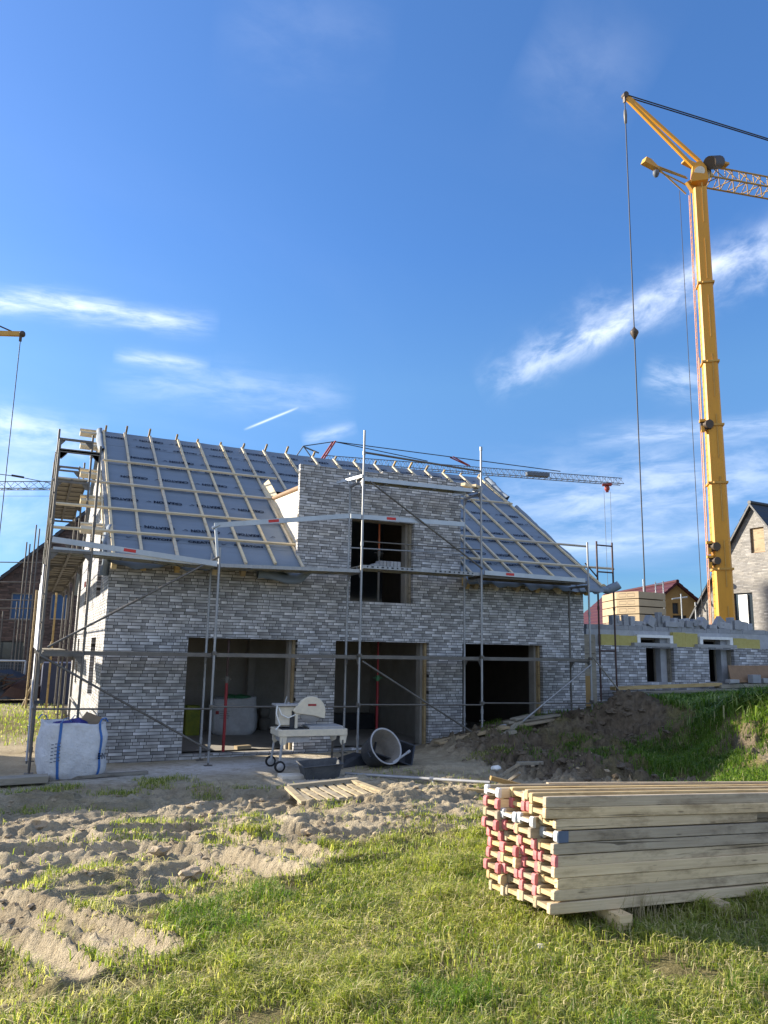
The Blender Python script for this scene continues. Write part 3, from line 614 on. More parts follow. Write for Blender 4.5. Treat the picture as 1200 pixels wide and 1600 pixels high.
def reed_d(X, Y):
    g = grass_base(X, Y); b = sstep(.0, .5, X-10.35-.28*np.clip(Y+6, 0, 6)+.3*fbm(X, Y, 2))
    return np.clip(b*(g > .5)*(.35+.9*fbm(X*1.4+20, Y*1.4, 3)), 0, 1)*sstep(-.9, -2.0, Y)
X, Y = scatter(9.5, 17, -9., -1., 30000, reed_d)
blades('tall_grass', 'tall arching grass stems in the sun along the top of the right earth bank', X, Y, (.26+.30*rng.random(len(X)))*np.where(Y > -3.2, .6, 1.), .013+.016*rng.random(len(X)), 'tall_grass', .8, .07, np.clip(.3+.4*rng.random(len(X)), 0, .84), .95)
X, Y = scatter(-8, 1, 3, 14, 9000, lambda X, Y: (grass_base(X, Y) > .15)*.8)
k = X < -.15; X, Y = X[k], Y[k]
blades('yard_grass', 'short sunlit grass strip beyond the gable scaffold', X, Y, .07+.08*rng.random(len(X)), .014+.01*rng.random(len(X)), 'grass', .6, .1)
X, Y = scatter(-2.5, 9, -13.2, -7.0, 150000, lambda X, Y: np.clip(sstep(-.1, .4, fbm(X*1.7+90, Y*1.7, 4)+.2*fbm(X*6, Y*6+2, 2))*sstep(.15, .5, grass_base(X, Y)), 0, 1)*np.clip((5.0/np.hypot(X-CAM.x, Y-CAM.y))**1.1, 0, 1)*.8)
blades('dead_grass', 'matted straw coloured dead grass lying between the green lawn blades', X, Y, .05+.07*rng.random(len(X)), .004+.003*rng.random(len(X)), 'grass', 1.9, 1.0, None, .42)
X, Y = scatter(-2.5, 9, -13.2, -7.2, 260000, lambda X, Y: sstep(.34, .62, fbm(X*1.25+140, Y*1.25, 3))*sstep(.4, .7, grass_base(X, Y))*np.clip((5.0/np.hypot(X-CAM.x, Y-CAM.y))**1.1, 0, 1)*.8)
blades('tuft_grass', 'darker lush grass tufts standing in the lawn', X, Y, .09+.09*rng.random(len(X)), .0045+.003*rng.random(len(X)), 'rank_grass', .9, .05, np.clip(.2+.3*rng.random(len(X)), 0, .84))
# dry stalks
mb = MB()
def stalks(c, cnt, L, spread, rad=.003):
    for k in range(cnt):
        a = random.random()*6.28; r_ = random.random()*spread; x, y = c[0]+math.cos(a)*r_, c[1]+math.sin(a)*r_; z = float(ground(x, y))-.01
        l = L*(.5+.6*random.random()); ta = random.random()*6.28; tl = .15+.5*random.random()
        p = V((x, y, z)); q = p+V((math.cos(ta)*tl*.4, math.sin(ta)*tl*.4, 1))*l*.6; e = q+V((math.cos(ta)*tl, math.sin(ta)*tl, .9))*l*.4
        mb.tube(p, q, rad, 4, rad*.8, False); mb.tube(q, e, rad*.8, 4, rad*.25, False)
c = AZ(1000, 1445, .22); stalks(c, 60, .30, .28, .0022)
for u, v in ((420, 1420), (700, 1540), (880, 1560), (300, 1545), (560, 1590), (1080, 1520), (330, 1470)): stalks(AZ(u, v, .2), 22, .10, .22, .0015)
for x, y in ((9.35, -7.9), (9.5, -7.6)): stalks((x, y), 5, .8, .08, .005)
tag(mb.build('dry_stalks', 'straw'), 'bleached dry grass stalks standing around the beam stack and bank', 'dry grass', kind='stuff')
# clods of sand
mb = MB(); base = bmesh.new(); bmesh.ops.create_icosphere(base, subdivisions=2, radius=1); iv = [v.co.copy() for v in base.verts]; jf = [tuple(v.index for v in f.verts) for f in base.faces]; base.free()
base = bmesh.new(); bmesh.ops.create_icosphere(base, subdivisions=1, radius=1); iv1 = [v.co.copy() for v in base.verts]; jf1 = [tuple(v.index for v in f.verts) for f in base.faces]; base.free()
def clod(x, y, s, fine=False):
    z = float(ground(x, y)); sd_ = random.random()*50; vv = []
    for p in (iv if fine else iv1):
        k = 1+.75*mnoise.noise(p*1.3+V((sd_, 0, 0)))+.5*mnoise.noise(p*3+V((0, sd_, 0))); vv.append((x+p.x*s*k*1.2, y+p.y*s*k, z+s*.25+p.z*s*k*.62))
    mb.add(vv, jf if fine else jf1, False)
pts = rng.random((2600, 4)); cx = -2.2+pts[:, 0]*10; cy = -9.8+pts[:, 1]*6.4
g = grass_base(cx, cy); ok = (g < .28) & (fbm(cx*1.2, cy*1.2+50, 3) > -.15+.5*pts[:, 2]-.25) & inframe(cx, cy, cx*0+.1, .02)
for x, y, s in zip(cx[ok], cy[ok], pts[ok, 3]): clod(x, y, .010+.032*s**6)
mb.cur = 1
for k in range(260):
    x, y = 6.6+random.random()*4.6, -6.6+random.random()*5.4
    if grass_base(np.array(x), np.array(y)) < .4: clod(x, y, .015+.05*random.random()**3)
mb.cur = 0
for u, v, s in ((60, 1283, .10), (20, 1280, .07), (115, 1272, .06), (205, 1300, .08), (300, 1275, .07), (318, 1262, .05), (20, 1310, .08), (120, 1325, .1), (440, 1330, .09), (300, 1365, .09), (250, 1345, .08), (560, 1325, .09), (480, 1300, .06)):
    p = AZ(u, v, .08); clod(p.x, p.y, s, True)
mb.cur = 1
for k in range(170):
    x, y = 6.9+random.random()*4.6, -5.6+random.random()*4.6
    if grass_base(np.array(x), np.array(y)) < .3: clod(x, y, .035+.075*random.random()**2, True)
tag(mb.build('soil_clods', ['clod', 'clod_dark']), 'loose clods of sandy earth strewn over the churned ground', 'soil', kind='stuff')
# ------------------------------------------------------------------ the brick house
PHI = .5837; RZ0 = 4.053; cP, sP = math.cos(PHI), math.sin(PHI); TR = 7.02
HW = 11.65; HD = 2*TR*cP
def felt_off(x, t):
    s = .004*math.cos((x-.05)/.66*2*math.pi)
    w = .006*mnoise.noise(V((x*.8, t*4.2, 0)))+.003*mnoise.noise(V((x*2, t*10, 5)))
    return s+w
def RP(x, t, off=0.0): return V((x, t*cP-off*sP, RZ0+t*sP+off*cP))
H = thing('brick_house', 'grey brick house shell with bare felted roof and a brick dormer, under scaffolding', 'house')
OPS = [(1.625, 0, 3.948, 2.3), (4.836, 0, 7.155, 2.3), (8.05, 0, 10.346, 2.3)]
WIN = (5.145, 3.19, 6.726, 5.074)
mb = MB(); wall(mb, 'X', 0, .115, [(0, -.3, HW, 3.98), (3.868, 3.98, 7.996, 6.2)], OPS+[WIN]); mb.build('front_wall', 'brick_x', H)
mb = MB(); wall(mb, 'X', .22, .22, [(.25, -.3, HW-.25, 3.9), (4.05, 3.9, 7.8, 5.5)], [(a+.02, b, c-.11, d) for a, b, c, d in OPS]+[(WIN[0]+.02, WIN[1], WIN[2]-.11, WIN[3])]); mb.build('inner_front_wall', 'inner', H)
GH = [(2.0, 1.0, 3.4, 2.28), (5.6, 1.0, 6.3, 2.28), (8.2, 1.0, 9.0, 2.28), (1.9, 3.2, 3.2, 4.72), (6.3, 3.2, 7.3, 5.2)]
def gable(mb, x, th, holes, y0, y1, top=7.4, drop=.14):
    mid = TR*cP; tn = sP/cP
    cl = [(-tn, 1, RZ0-drop), (tn, 1, RZ0-drop+tn*2*mid)]
    return wall(mb, 'Y', x, th, [(y0, -.3, y1, 9)], holes, cl)
mb = MB(); gable(mb, 0, .115, GH, .116, HD); mb.build('gable_wall', 'brick_y', H)
mb = MB(); gable(mb, .23, .2, GH, .44, HD-.44, drop=.2); mb.build('inner_gable_wall', 'cream', H)
mb = MB(); gable(mb, HW-.115, .115, [], .116, HD); mb.build('gable_wall', 'brick_y', H)
mb = MB(); wall(mb, 'X', HD-.4, .4, [(.44, -.3, HW-.12, 3.85)], []); mb.build('back_wall', 'inner', H)
for a, b, c, d in GH:     # timber frames in the gable openings
    mb = MB(); mb.box((.117, a, b), (.30, a+.07, d)); mb.box((.117, c-.07, b), (.30, c, d)); mb.box((.117, a+.07, d-.07), (.30, c-.07, d)); mb.build('window_frame', 'osb', H)
for a, b, c, d in OPS+[WIN]:
    mb = MB(); mb.box((c-.055, .118, b+.0), (c-.004, .215, d-.004)); mb.build('jamb_board', 'pine_dim' if b == 0 else 'plank_grey', H)
mb = MB(); mb.box((.12, .118, -.25), (HW-.12, HD-.42, 0.0)); mb.build('floor_slab', 'concrete', H)
mb = MB()
for lo_, hi_ in (((.44, .45, 2.62), (HW-.44, HD-.45, 2.82)),): mb.box(lo_, hi_)
mb.build('ceiling_slab', 'concrete', H)
mb = MB(); wall(mb, 'X', 4.45, .2, [(.44, 0, 7.6, 2.62)], [(5.15, 0, 6.1, 2.15)])
for k in range(5): pass
mb.build('partition_wall', 'inner', H)
mb = MB(); wall(mb, 'Y', 7.6, .17, [(.45, 0, 4.45, 2.62)], []); mb.build('partition_wall', 'inner', H)
mb = MB(); mb.box((4.0, 4.2, 0), (4.18, 4.44, 2.6)); mb.build('wall_pier', 'concrete', H)
mb = MB(); wall(mb, 'Y', HW-.40, .2, [(.46, 0, HD-.44, 2.60)], []); mb.build('inner_gable_wall', 'shade_dark', H)
# block joints inside, cut as shallow grooves of darker mortar
mb = MB()
for k in range(1, 11):
    z = k*.25; mb.box((.46, 4.444, z-.006), (5.13, 4.4495, z+.006))
    for j in range(10):
        x = .5+j*.5+(.25 if k % 2 else 0)
        if x < 5.05: mb.box((x-.006, 4.4435, z-.25), (x+.006, 4.4492, z))
mb.build('mortar_joints', 'concrete', H)
# felt
YD = 3.24/cP
def felt_sheet(x0, x1, t0, t1, skip=None, wob=0.0, mate=None):
    nx_, nt_ = max(2, int((x1-x0)/.09)), max(2, int((t1-t0)/.11)); vv = []; ff = []
    for j in range(nt_+1):
        for i in range(nx_+1):
            t = t0+(t1-t0)*j/nt_; xr = x1+.26*max(0, t)/7 if x1 > 11 else x1
            x = x0+(xr-x0)*i/nx_; o = felt_off(x, t)
            if t < -.30:
                k = (-.30-t); o += -k*.25-k*.9*abs(mnoise.noise(V((x*.9, 0, 3))))-k*.5*mnoise.noise(V((x*3.1, 1, 3)))
            ed = min(x-x0, xr-x)
            if ed < .2: o += (.2-ed)*.35*mnoise.noise(V((x, t*2.4, 9)))
            vv.append(RP(x, t, o))
    for j in range(nt_):
        for i in range(nx_):
            a = j*(nx_+1)+i; ff.append((a, a+1, a+nx_+2, a+nx_+1))
    return vv, ff
mb = MB()
for args in ((-.09, 3.96, -.56, YD), (7.98, 11.98, -.56, YD), (-.09, 11.98, YD, TR+.04)): mb.add(*felt_sheet(*args), True)
FM = mb
mbr = MB(); mbr.add([RP(-.09, TR+.03), RP(12.22, TR+.03), (12.22, HD+.5, RZ0-.3), (-.09, HD+.5, RZ0-.3)], [(0, 1, 2, 3)]); mbr.build('rear_roof_felt', 'felt', H)
# overlap seams and printed word on the felt (one mesh with it)
mb = FM; mb.cur = 1
wv, wf = text_mesh('CREATON', .16); wlen = max(v.x for v in wv)
sub_v, sub_f = text_mesh('UNO', .04)
def put(vs, fs, x, t, ang, sx=1.0, sy=1.0, off=.022):
    ca, sa = math.cos(ang), math.sin(ang); out = []
    for v in vs:
        a, b = v.x*sx, v.y*sy; xx = x+a*ca-b*sa; tt = t+a*sa+b*ca; out.append(RP(xx, tt, felt_off(xx, tt)+off))
    mb.add(out, fs)
tick = [V((0, .05, 0)), V((.03, .065, 0)), (V((.06, .03, 0))), V((.16, .13, 0)), V((.06, 0, 0))]; tf = [(0, 4, 2, 1), (2, 4, 3)]
def vis(x, t): return -.1 < x and x+.05 < 12.0 and not (3.75 < x < 8.02 and t < YD+.05) and t < TR-.05
sx = .64/wlen
for k in range(5):
    for j in range(13):
        x = .70+(j-1)*.985+.31*k % .985; t = .93+1.4*k+.012*math.sin(j)
        if vis(x, t) and vis(x+.64, t): put(wv, wf, x+.64, t+.12, math.pi, sx, 1.05)
        if vis(x+.78, t) and vis(x+.92, t): put(tick, tf, x+.93, t+.10, math.pi, 1, .9)
        x = .57+(j-1)*.985+.31*k % .985; t = .40+1.4*k+.012*math.cos(j)
        if vis(x, t) and vis(x+.64, t): put(wv, wf, x, t, 0, sx, .8)
        if vis(x+.7, t) and vis(x+.86, t): put(tick, tf, x+.70, t, 0, 1, .8)
mb.cur = 0
for k in range(6):
    t = .70+1.4*k-.35
    if t > TR: continue
    for a, b in ((-.05, 3.9), (8.02, 11.95)) if t < YD else ((-.05, 11.95),):
        xs = np.arange(a, b, .15)
        for p, q in zip(xs, xs[1:]): mb.add([RP(p, t, felt_off(p, t)+.008), RP(q, t, felt_off(q, t)+.008), RP(q, t+.016, felt_off(q, t)+.014), RP(p, t+.016, felt_off(p, t)+.014)], [(0, 1, 2, 3)])
mb.build('roof_felt', ['felt', 'print'], H)
CB = [0.02, .58, 1.27, 2.04, 2.62, 3.29, 3.90]+[4.55, 5.25, 6.1, 6.8, 7.48]+[8.19, 8.84, 9.41, 10.01, 10.67, 11.34, 11.93]
for i, x in enumerate(CB):
    t0 = -.42 if (x < 3.95 or x > 8.1) else YD+.05
    mb = MB(); j = .02*math.sin(i*5); mb.bar(RP(x+j, t0+.06*math.sin(i*3), .042), RP(x+(.14 if x > 11.9 else 0), TR-.02, .042), .055, .045, RP(0, 0, 1)-RP(0, 0, 0)); mb.build('counter_batten', 'pine', H)
for i, x in enumerate([.06, .60, 1.22, 1.98, 2.58, 3.25, 3.93, 4.6, 5.25, 6.12, 6.85, 7.5, 8.2, 8.86, 9.43, 10.03, 10.7, 11.36, 12.05]):
    l = .20+.09*math.sin(i*7.3); p = V((x+.02, TR*cP+.02, RZ0+TR*sP+.03)); mb = MB(); mb.bar(p+V((0, cP, -sP))*.5, p+V((0, -cP*l, sP*l)), .05, .045, (0, sP, cP)); mb.build('counter_batten', 'pine_dim', H)  # rear batten ends; shade of their undersides put into the darker pine
for y, a, b in ((3.83, -.06, 4.42), (2.60, -1.08, 3.98), (1.40, -1.07, 3.93), (.43, -1.10, 3.97), (3.9, 8.05, 12.09), (1.55, 8.05, 13.04), (.42, 8.05, 13.02)):
    mb = MB(); t = y/cP; mb.bar(RP(a, t, .088), RP(b, t+.01, .088), .06, .042, RP(0, 0, 1)-RP(0, 0, 0)); mb.build('roof_batten', 'pine', H)
for i, x in enumerate([.06, .62, 1.28, 2.04, 2.64, 3.3, 3.78, 8.08, 8.32, 8.9, 9.5, 10.1, 10.75, 11.35, 11.62]):
    mb = MB(); mb.bar(RP(x, -.40, -.185), RP(x, .55, -.185), .10, .22, RP(0, 0, 1)-RP(0, 0, 0)); mb.build('rafter', 'pine_dim' if i % 3 else 'pine', H)
for x in np.arange(.3, 11.6, .66):   # rafters seen from below through the window
    pass
for t in (.95, 2.4, 4.0, 6.0, 7.0):
    mb = MB(); mb.cbox(RP(-.26, t, -.13), (.62, .14, .12), Euler((PHI, 0, .05))); mb.cbox(RP(-.30, t+.12, -.05), (.55, .06, .05), Euler((PHI, 0, -.04))); mb.build('verge_timber', 'pine', H)
for x, t in ((12.42, 6.8), (12.26, 5.2), (12.16, 3.75), (12.15, 2.4), (12.16, 1.1), (12.2, -.2)):
    mb = MB(); mb.cbox(RP(x-.28, t, -.12), (.74, .13, .11), Euler((PHI, 0, -.03))); mb.build('verge_timber', 'pine_dim', H)
mb = MB(); mb.bar(RP(.20, -.1, -.19), RP(.20, TR-.2, -.19), .09, .22, RP(0, 0, 1)-RP(0, 0, 0)); mb.build('verge_rafter', 'pine', H)
mb = MB(); mb.bar(RP(-.12, .4, -.10), RP(-.12, TR-.1, -.10), .04, .16, RP(0, 0, 1)-RP(0, 0, 0)); mb.build('verge_rafter', 'pine', H)
# loose felt at the verges and the eave corner
def crumple(path, r, name, seed):
    mb = MB(); n_ = 12; vv = []
    P_ = [V(p) for p in path]; pts = []
    for a, b in zip(P_, P_[1:]): pts += [a.lerp(b, k/5) for k in range(5)]
    pts.append(P_[-1])
    for i, p in enumerate(pts):
        d = (pts[min(i+1, len(pts)-1)]-pts[max(i-1, 0)]).normalized(); x = d.orthogonal().normalized(); y = d.cross(x)
        for k in range(n_):
            a = 2*math.pi*k/n_; q = p+(x*math.cos(a)+y*math.sin(a)*.6)*r*(1+.5*mnoise.noise(p*3+V((math.cos(a), math.sin(a), seed)))*1.2); vv.append(q)
    ff = [(i*n_+k, i*n_+(k+1) % n_, (i+1)*n_+(k+1) % n_, (i+1)*n_+k) for i in range(len(pts)-1) for k in range(n_)]
    mb.add(vv, ff, True); return mb.build(name, 'felt', H)
crumple([RP(11.2, -.45, -.10), RP(11.9, -.4, -.08), RP(12.25, -.38, -.12), RP(12.42, -.4, .02), RP(12.5, -.42, .10)], .12, 'felt_flap', 1)
crumple([RP(12.02, .3, .0), RP(12.05, 1.5, .02), RP(12.12, 3, .02), RP(12.18, 4.6, .03)], .06, 'felt_flap', 2)
crumple([RP(12.2, 5.2, .05), RP(12.24, 6, .04), RP(12.3, 6.9, .1)], .09, 'felt_flap', 6)
crumple([RP(-.08, 7.0, .05), RP(-.10, 6.2, .02), RP(-.05, 5.4, .03)], .09, 'felt_flap', 3)
crumple([RP(-.02, .9, .0), RP(-.10, .3, -.05), RP(-.08, -.1, -.25), RP(-.10, -.2, -.55)], .09, 'felt_flap', 4)
crumple([RP(2.9, -.52, -.12), RP(3.5, -.55, -.2), RP(3.8, -.5, -.22), RP(4.02, -.42, -.05)], .13, 'felt_flap', 5)
# dormer side
mb = MB(); mb.prism([(.12, 4.10), (2.60, 5.74), (2.60, 5.80), (.12, 5.68)], 'x', 3.98, 4.2); mb.build('dormer_cheek', 'cream', H)
mb = MB(); mb.prism([(.12, 4.10), (2.60, 5.74), (2.60, 5.80), (.12, 5.68)], 'x', 7.72, 7.9); mb.build('dormer_cheek', 'cream', H)
mb = MB(); mb.tube((4.0, .12, 5.72), (4.0, 2.7, 5.86), .065, 10); mb.build('dormer_beam', 'osb', H)
mb = MB(); mb.bar(RP(4.03, .72, .09), RP(3.98, 4.05, .13), .05, .26, (.6, -.35, .7)); mb.build('valley_board', 'pine', H)
mb = MB(); mb.box((4.0, .25, 5.05), (3.972, 2.0, 5.06)); mb.build('mortar_joints', 'osb', H)
# loft side walls behind the dormer, unlit darkness put into their colour
mb = MB(); wall(mb, 'Y', 4.25, .12, [(.46, 2.82, 3.6, 5.9)], []); mb.build('loft_wall', 'shade_dark', H); mb = MB(); wall(mb, 'Y', 7.55, .12, [(.46, 2.82, 3.6, 5.9)], []); mb.build('loft_wall', 'shade_dark', H)
mb = MB(); mb.box((4.06, .46, 5.62), (7.8, 3.5, 5.72)); mb.build('loft_ceiling', 'osb', H)
# low course of blocks along the top of the dormer wall
mb = MB()
for k in range(8):
    x = 5.9+k*.26
    if x < 7.7: mb.box((x, .01, 6.202), (x+.25, .115, 6.26+.02*math.sin(k*3)))
mb.build('top_course', 'brick_x', H)

# ------------------------------------------------------------------ scaffolding
TUBE = .0242
def tubepart(name, pts, parent, m='zinc', r=TUBE, n_=8):
    mb = MB(); mb.path([V(p) for p in pts], r, n_); return mb.build(name, m, parent)
def standard(p, z1, parent, m='zinc', z0=None):
    x, y = p; z0 = float(ground(x, y)) if z0 is None else z0
    mb = MB(); mb.tube((x, y, z0+.05), (x, y, z1), TUBE, 10)
    for z in np.arange(z0+.35, z1, 2.0): mb.tube((x, y, z), (x, y, z+.09), TUBE*1.35, 10)
    o = mb.build('standard', m, parent)
    mb = MB(); mb.box((x-.075, y-.075, z0-.01), (x+.075, y+.075, z0+.006)); mb.tube((x, y, z0), (x, y, z0+.3), .018, 8); mb.tube((x-.07, y, z0+.2), (x+.07, y, z0+.2), .012, 6); mb.build('base_jack', 'zinc_dim', o)
    return o
def transom(a, b, parent, m='zinc', gus=True):
    a, b = V(a), V(b); mb = MB(); mb.bar(a, b, .045, .05); d = (b-a).normalized()
    if gus:
        for p, s in ((a, 1), (b, -1)):
            q = [p+V((0, 0, -.02)), p+d*s*.15+V((0, 0, -.02)), p+d*s*.135+V((0, 0, -.05)), p+d*s*.05+V((0, 0, -.15)), p+V((0, 0, -.15))]
            sd_ = d.cross(V((0, 0, 1)))*.004; n_ = len(q)
            mb.add([v+sd_ for v in q]+[v-sd_ for v in q], [tuple(range(n_)), tuple(range(n_, 2*n_))[::-1]]+[(i, (i+1) % n_, n_+(i+1) % n_, n_+i) for i in range(n_)])
    return mb.build('transom', m, parent)
def deck(a, b, wid_dir, width, parent, n_=2, holes=False, m='zinc', th=.07):
    """scaffold platform from a to b: n_ boards side by side along wid_dir"""
    a, b = V(a), V(b); w = V(wid_dir); mb = MB(); bw = width/n_
    for k in range(n_):
        c = w*(bw*(k+.5)); mb.cur = 1; mb.bar(a+c+V((0, 0, -.012)), b+c+V((0, 0, -.012)), bw-.03, .02)
        mb.cur = 0
        for s in (.012, bw-.012): e = w*(bw*k+s); mb.bar(a+e+V((0, 0, -th/2)), b+e+V((0, 0, -th/2)), .022, th)
        L = (b-a).length; d = (b-a)/L
        for q in np.arange(.06, L, .6): mb.bar(a+w*(bw*k+.03)+d*q+V((0, 0, -th+.012)), a+w*(bw*k+bw-.03)+d*q+V((0, 0, -th+.012)), .04, .02)
    o = mb.build('deck', [m, 'plank_grey'], parent)
    if holes:
        mb = MB(); L = (b-a).length; d = (b-a)/L; k = 0; q = .12
        while q < L-.1:
            if not (L*.42 < q < L*.60):
                h = (.055 if k % 2 else .03); mb.cbox(a+d*q+V((0, -.0025, -.032))-w*0, (h, .004, .034))
            q += .118; k += 1
        mb.build('perforation', 'black', o)  # black plates on the deck edge stand in for the shaded holes
    return o
SF = thing('front_scaffold', 'silver tube scaffold with decks, rails and braces along the brick front', 'scaffold', (1.94, -1.05, 0))
XS = [-1.13, 1.94, 4.97, 7.94, 10.98]; YI, YO = -.28, -1.05
for x, zo, zi in zip(XS[1:], (4.05, 6.86, 6.86, 4.82), (4.02, 6.06, 5.90, 3.82)):
    standard((x, YO), zo, SF); standard((x, YI), zi, SF, 'zinc_dim' if x > 9 else 'zinc')
    transom((x, YO, 1.93), (x, YI, 1.93), SF); transom((x, YO, 3.74), (x, YI, 3.74), SF)
for x in XS[2:4]: transom((x, YO, 5.74), (x, YI, 5.74), SF)
for a, b in zip(XS, XS[1:]):
    deck((a+.05, YO+.02, 2.0), (b-.05, YO+.02, 2.0), (0, 1, 0), .64, SF, m='zinc_dim')
    tubepart('guard_rail', [(a, YO-.03, 1.0), (b, YO-.03, .96)], SF, 'zinc_dim', .017)
deck((XS[0]+.05, YO+.02, 3.86), (XS[1]-.03, YO+.02, 3.74), (0, 1, 0), .64, SF, m='alu')
deck((XS[1]+.03, YO+.02, 3.74), (XS[2]-.03, YO+.02, 3.80), (0, 1, 0), .64, SF, m='zinc')
deck((XS[2]+.03, YO+.02, 3.90), (XS[3]-.03, YO+.02, 3.90), (0, 1, 0), .64, SF, holes=True, m='zinc')
deck((XS[3]+.03, YO+.02, 3.86), (XS[4]-.03, YO+.02, 3.86), (0, 1, 0), .64, SF, m='zinc_dim')
deck((XS[2]-.02, YO+.05, 5.83), (XS[3]-.2, YO+.05, 5.85), (0, 1, 0), .32, SF, n_=1, m='alu', th=.09)
def flat_rail(a, b, tags):
    mb = MB(); a, b = V(a), V(b); mb.bar(a, b, .035, .10)
    for q in (.04, .96): mb.tube(a.lerp(b, q)+V((0, -.022, 0)), a.lerp(b, q)+V((0, -.018, 0)), .016, 8)
    o = mb.build('guard_rail', 'alu', SF)
    for t in tags:
        c = a.lerp(b, t); d = (b-a).normalized(); mb = MB(); mb.bar(c-d*.11+V((0, -.001, .004)), c+d*.11+V((0, -.001, .004)), .040, .058); mb.build('red_tag', 'red', o)
flat_rail((XS[0]+.02, YO-.05, 3.98), (XS[1]-.05, YO-.05, 3.72), (.45,))
flat_rail((1.80, YO-.02, 4.48), (4.64, YO-.02, 4.92), (.42,))
flat_rail((4.70, YO+.02, 4.93), (7.50, YO+.02, 4.98), (.34,))
flat_rail((8.0, YO-.03, 3.90), (10.85, YO-.03, 3.87), (.24,))
mb = MB(); mb.bar((1.82, YO-.02, 4.48), (1.90, YO, 3.86), .03, .05); mb.tube((1.76, YO-.02, 4.42), (1.90, YO-.02, 4.50), .03, 8); mb.build('rail_hook', 'alu', SF)
tubepart('guard_rail', [(XS[2], YO, 6.36), (XS[3], YO, 6.27)], SF, 'zinc_dim')
tubepart('guard_rail', [(XS[2]-.0, YO, 4.40), (XS[3], YO, 4.42)], SF, 'zinc_dim', .014)
tubepart('guard_rail', [(XS[2]+.0, YI, 4.35), (XS[3], YI, 4.40)], SF, 'zinc', .017)
for a, b in (((-1.02, 2.06), (1.92, 3.86)), ((-1.13, 1.92), (1.95, .20)), ((5.02, 1.88), (7.86, .27)), ((10.95, 1.86), (8.5, .28)), ((5.1, 5.72), (7.94, 3.98))):
    tubepart('diagonal_brace', [(a[0], YO-.045, a[1]), (b[0], YO-.045, b[1])], SF, 'zinc_dim' if a[0] < 9 else 'zinc', .021)
for x in XS[1:]:
    for z in (2.0, 1.0):
        mb = MB(); mb.cbox((x, YO, z), (.075, .085, .07)); mb.cbox((x, YO-.05, z), (.03, .04, .03)); mb.build('coupler', 'zinc_dim', SF)
for x, z in ((XS[2], 5.83), (XS[3], 5.83)):
    mb = MB(); mb.bar((x-.02, YO, z), (x-.32, YO+.75, z-.04), .05, .06); mb.build('transom', 'alu', SF)
for x, y, z in ((XS[3]-.28, YO+.2, 5.93), (XS[3]-.05, YO+.1, 5.90)):
    mb = MB(); mb.cbox((x, y, z), (.30, .12, .07), Euler((0, .1, .5))); mb.build('toe_board', 'pine', SF)

SG = thing('gable_scaffold', 'tall weathered tube scaffold with decks standing along the sunlit left gable', 'scaffold', (-.8, -1.05, 0))
YS = [-1.05, 2.0, 5.05, 8.1, 11.15]; GO, GI = -1.13, -.42
for y, z in zip(YS, (5.86, 6.84, 6.86, 7.40, 5.6)):
    standard((GO, y), z, SG, 'zinc_dim'); standard((GI, y), z-.05, SG, 'zinc_dim')
    for zz in (1.93, 3.78, 5.66, z-.22):
        if zz < z: transom((GO, y, zz), (GI, y, zz), SG, 'zinc_dim')
for a, b in zip(YS, YS[1:]):
    if a != 2.0: deck((GO+.03, a+.04, 1.98), (GO+.03, b-.04, 1.98), (1, 0, 0), .64, SG, m='zinc_dim')
    deck((GO+.03, a+.04, 3.84), (GO+.03, b-.04, 3.84), (1, 0, 0), .64, SG, m='zinc_dim')
    for z in (1.0, 2.5, 3.0, 4.35, 4.85): tubepart('guard_rail', [(GO-.03, a, z), (GO-.03, b, z)], SG, 'zinc_dim', .017)
    tubepart('diagonal_brace', [(GO-.05, a, 2.0), (GO-.05, b, 3.8)], SG, 'zinc', .02)
for a, b in zip(YS[1:], YS[2:4]):
    deck((GO+.03, a+.04, 5.74), (GO+.03, b-.04, 5.74), (1, 0, 0), .64, SG, m='zinc_dim')
tubepart('guard_rail', [(GO-.03, YS[1], 6.3), (GO-.03, YS[3], 6.3)], SG, 'zinc_dim', .017)
tubepart('diagonal_brace', [(GO-.05, YS[0], 0.1), (GO-.05, YS[1], 1.9)], SG, 'zinc', .02)
tubepart('diagonal_brace', [(GO-.05, YS[2], 3.9), (GO-.05, YS[1], 5.7)], SG, 'alu', .02)
for x, y, e in ((-1.25, 12.6, 0), (-.95, 12.9, .0), (-.62, 12.7, 0), (-.62, 12.75, -.75)):
    tubepart('shore_post', [(x+e, y, 0), (x, y, 3.9 if not e else 2.2)], SG, 'pine_dim', .035, 6)
tubepart('guard_rail', [(GI, -1.05, 1.0), (GI, 2., 1.0)], SG, 'zinc_dim', .02)
mb = MB(); mb.cbox((GO+.05, -1.09, 1.12), (.16, .05, .05)); mb.build('coupler', 'black', SG)
mb = MB(); mb.cbox((-.30, 2.4, 3.45), (.03, .09, .11), Euler((.3, 0, 0))); mb.build('warning_plate', 'red', SG)

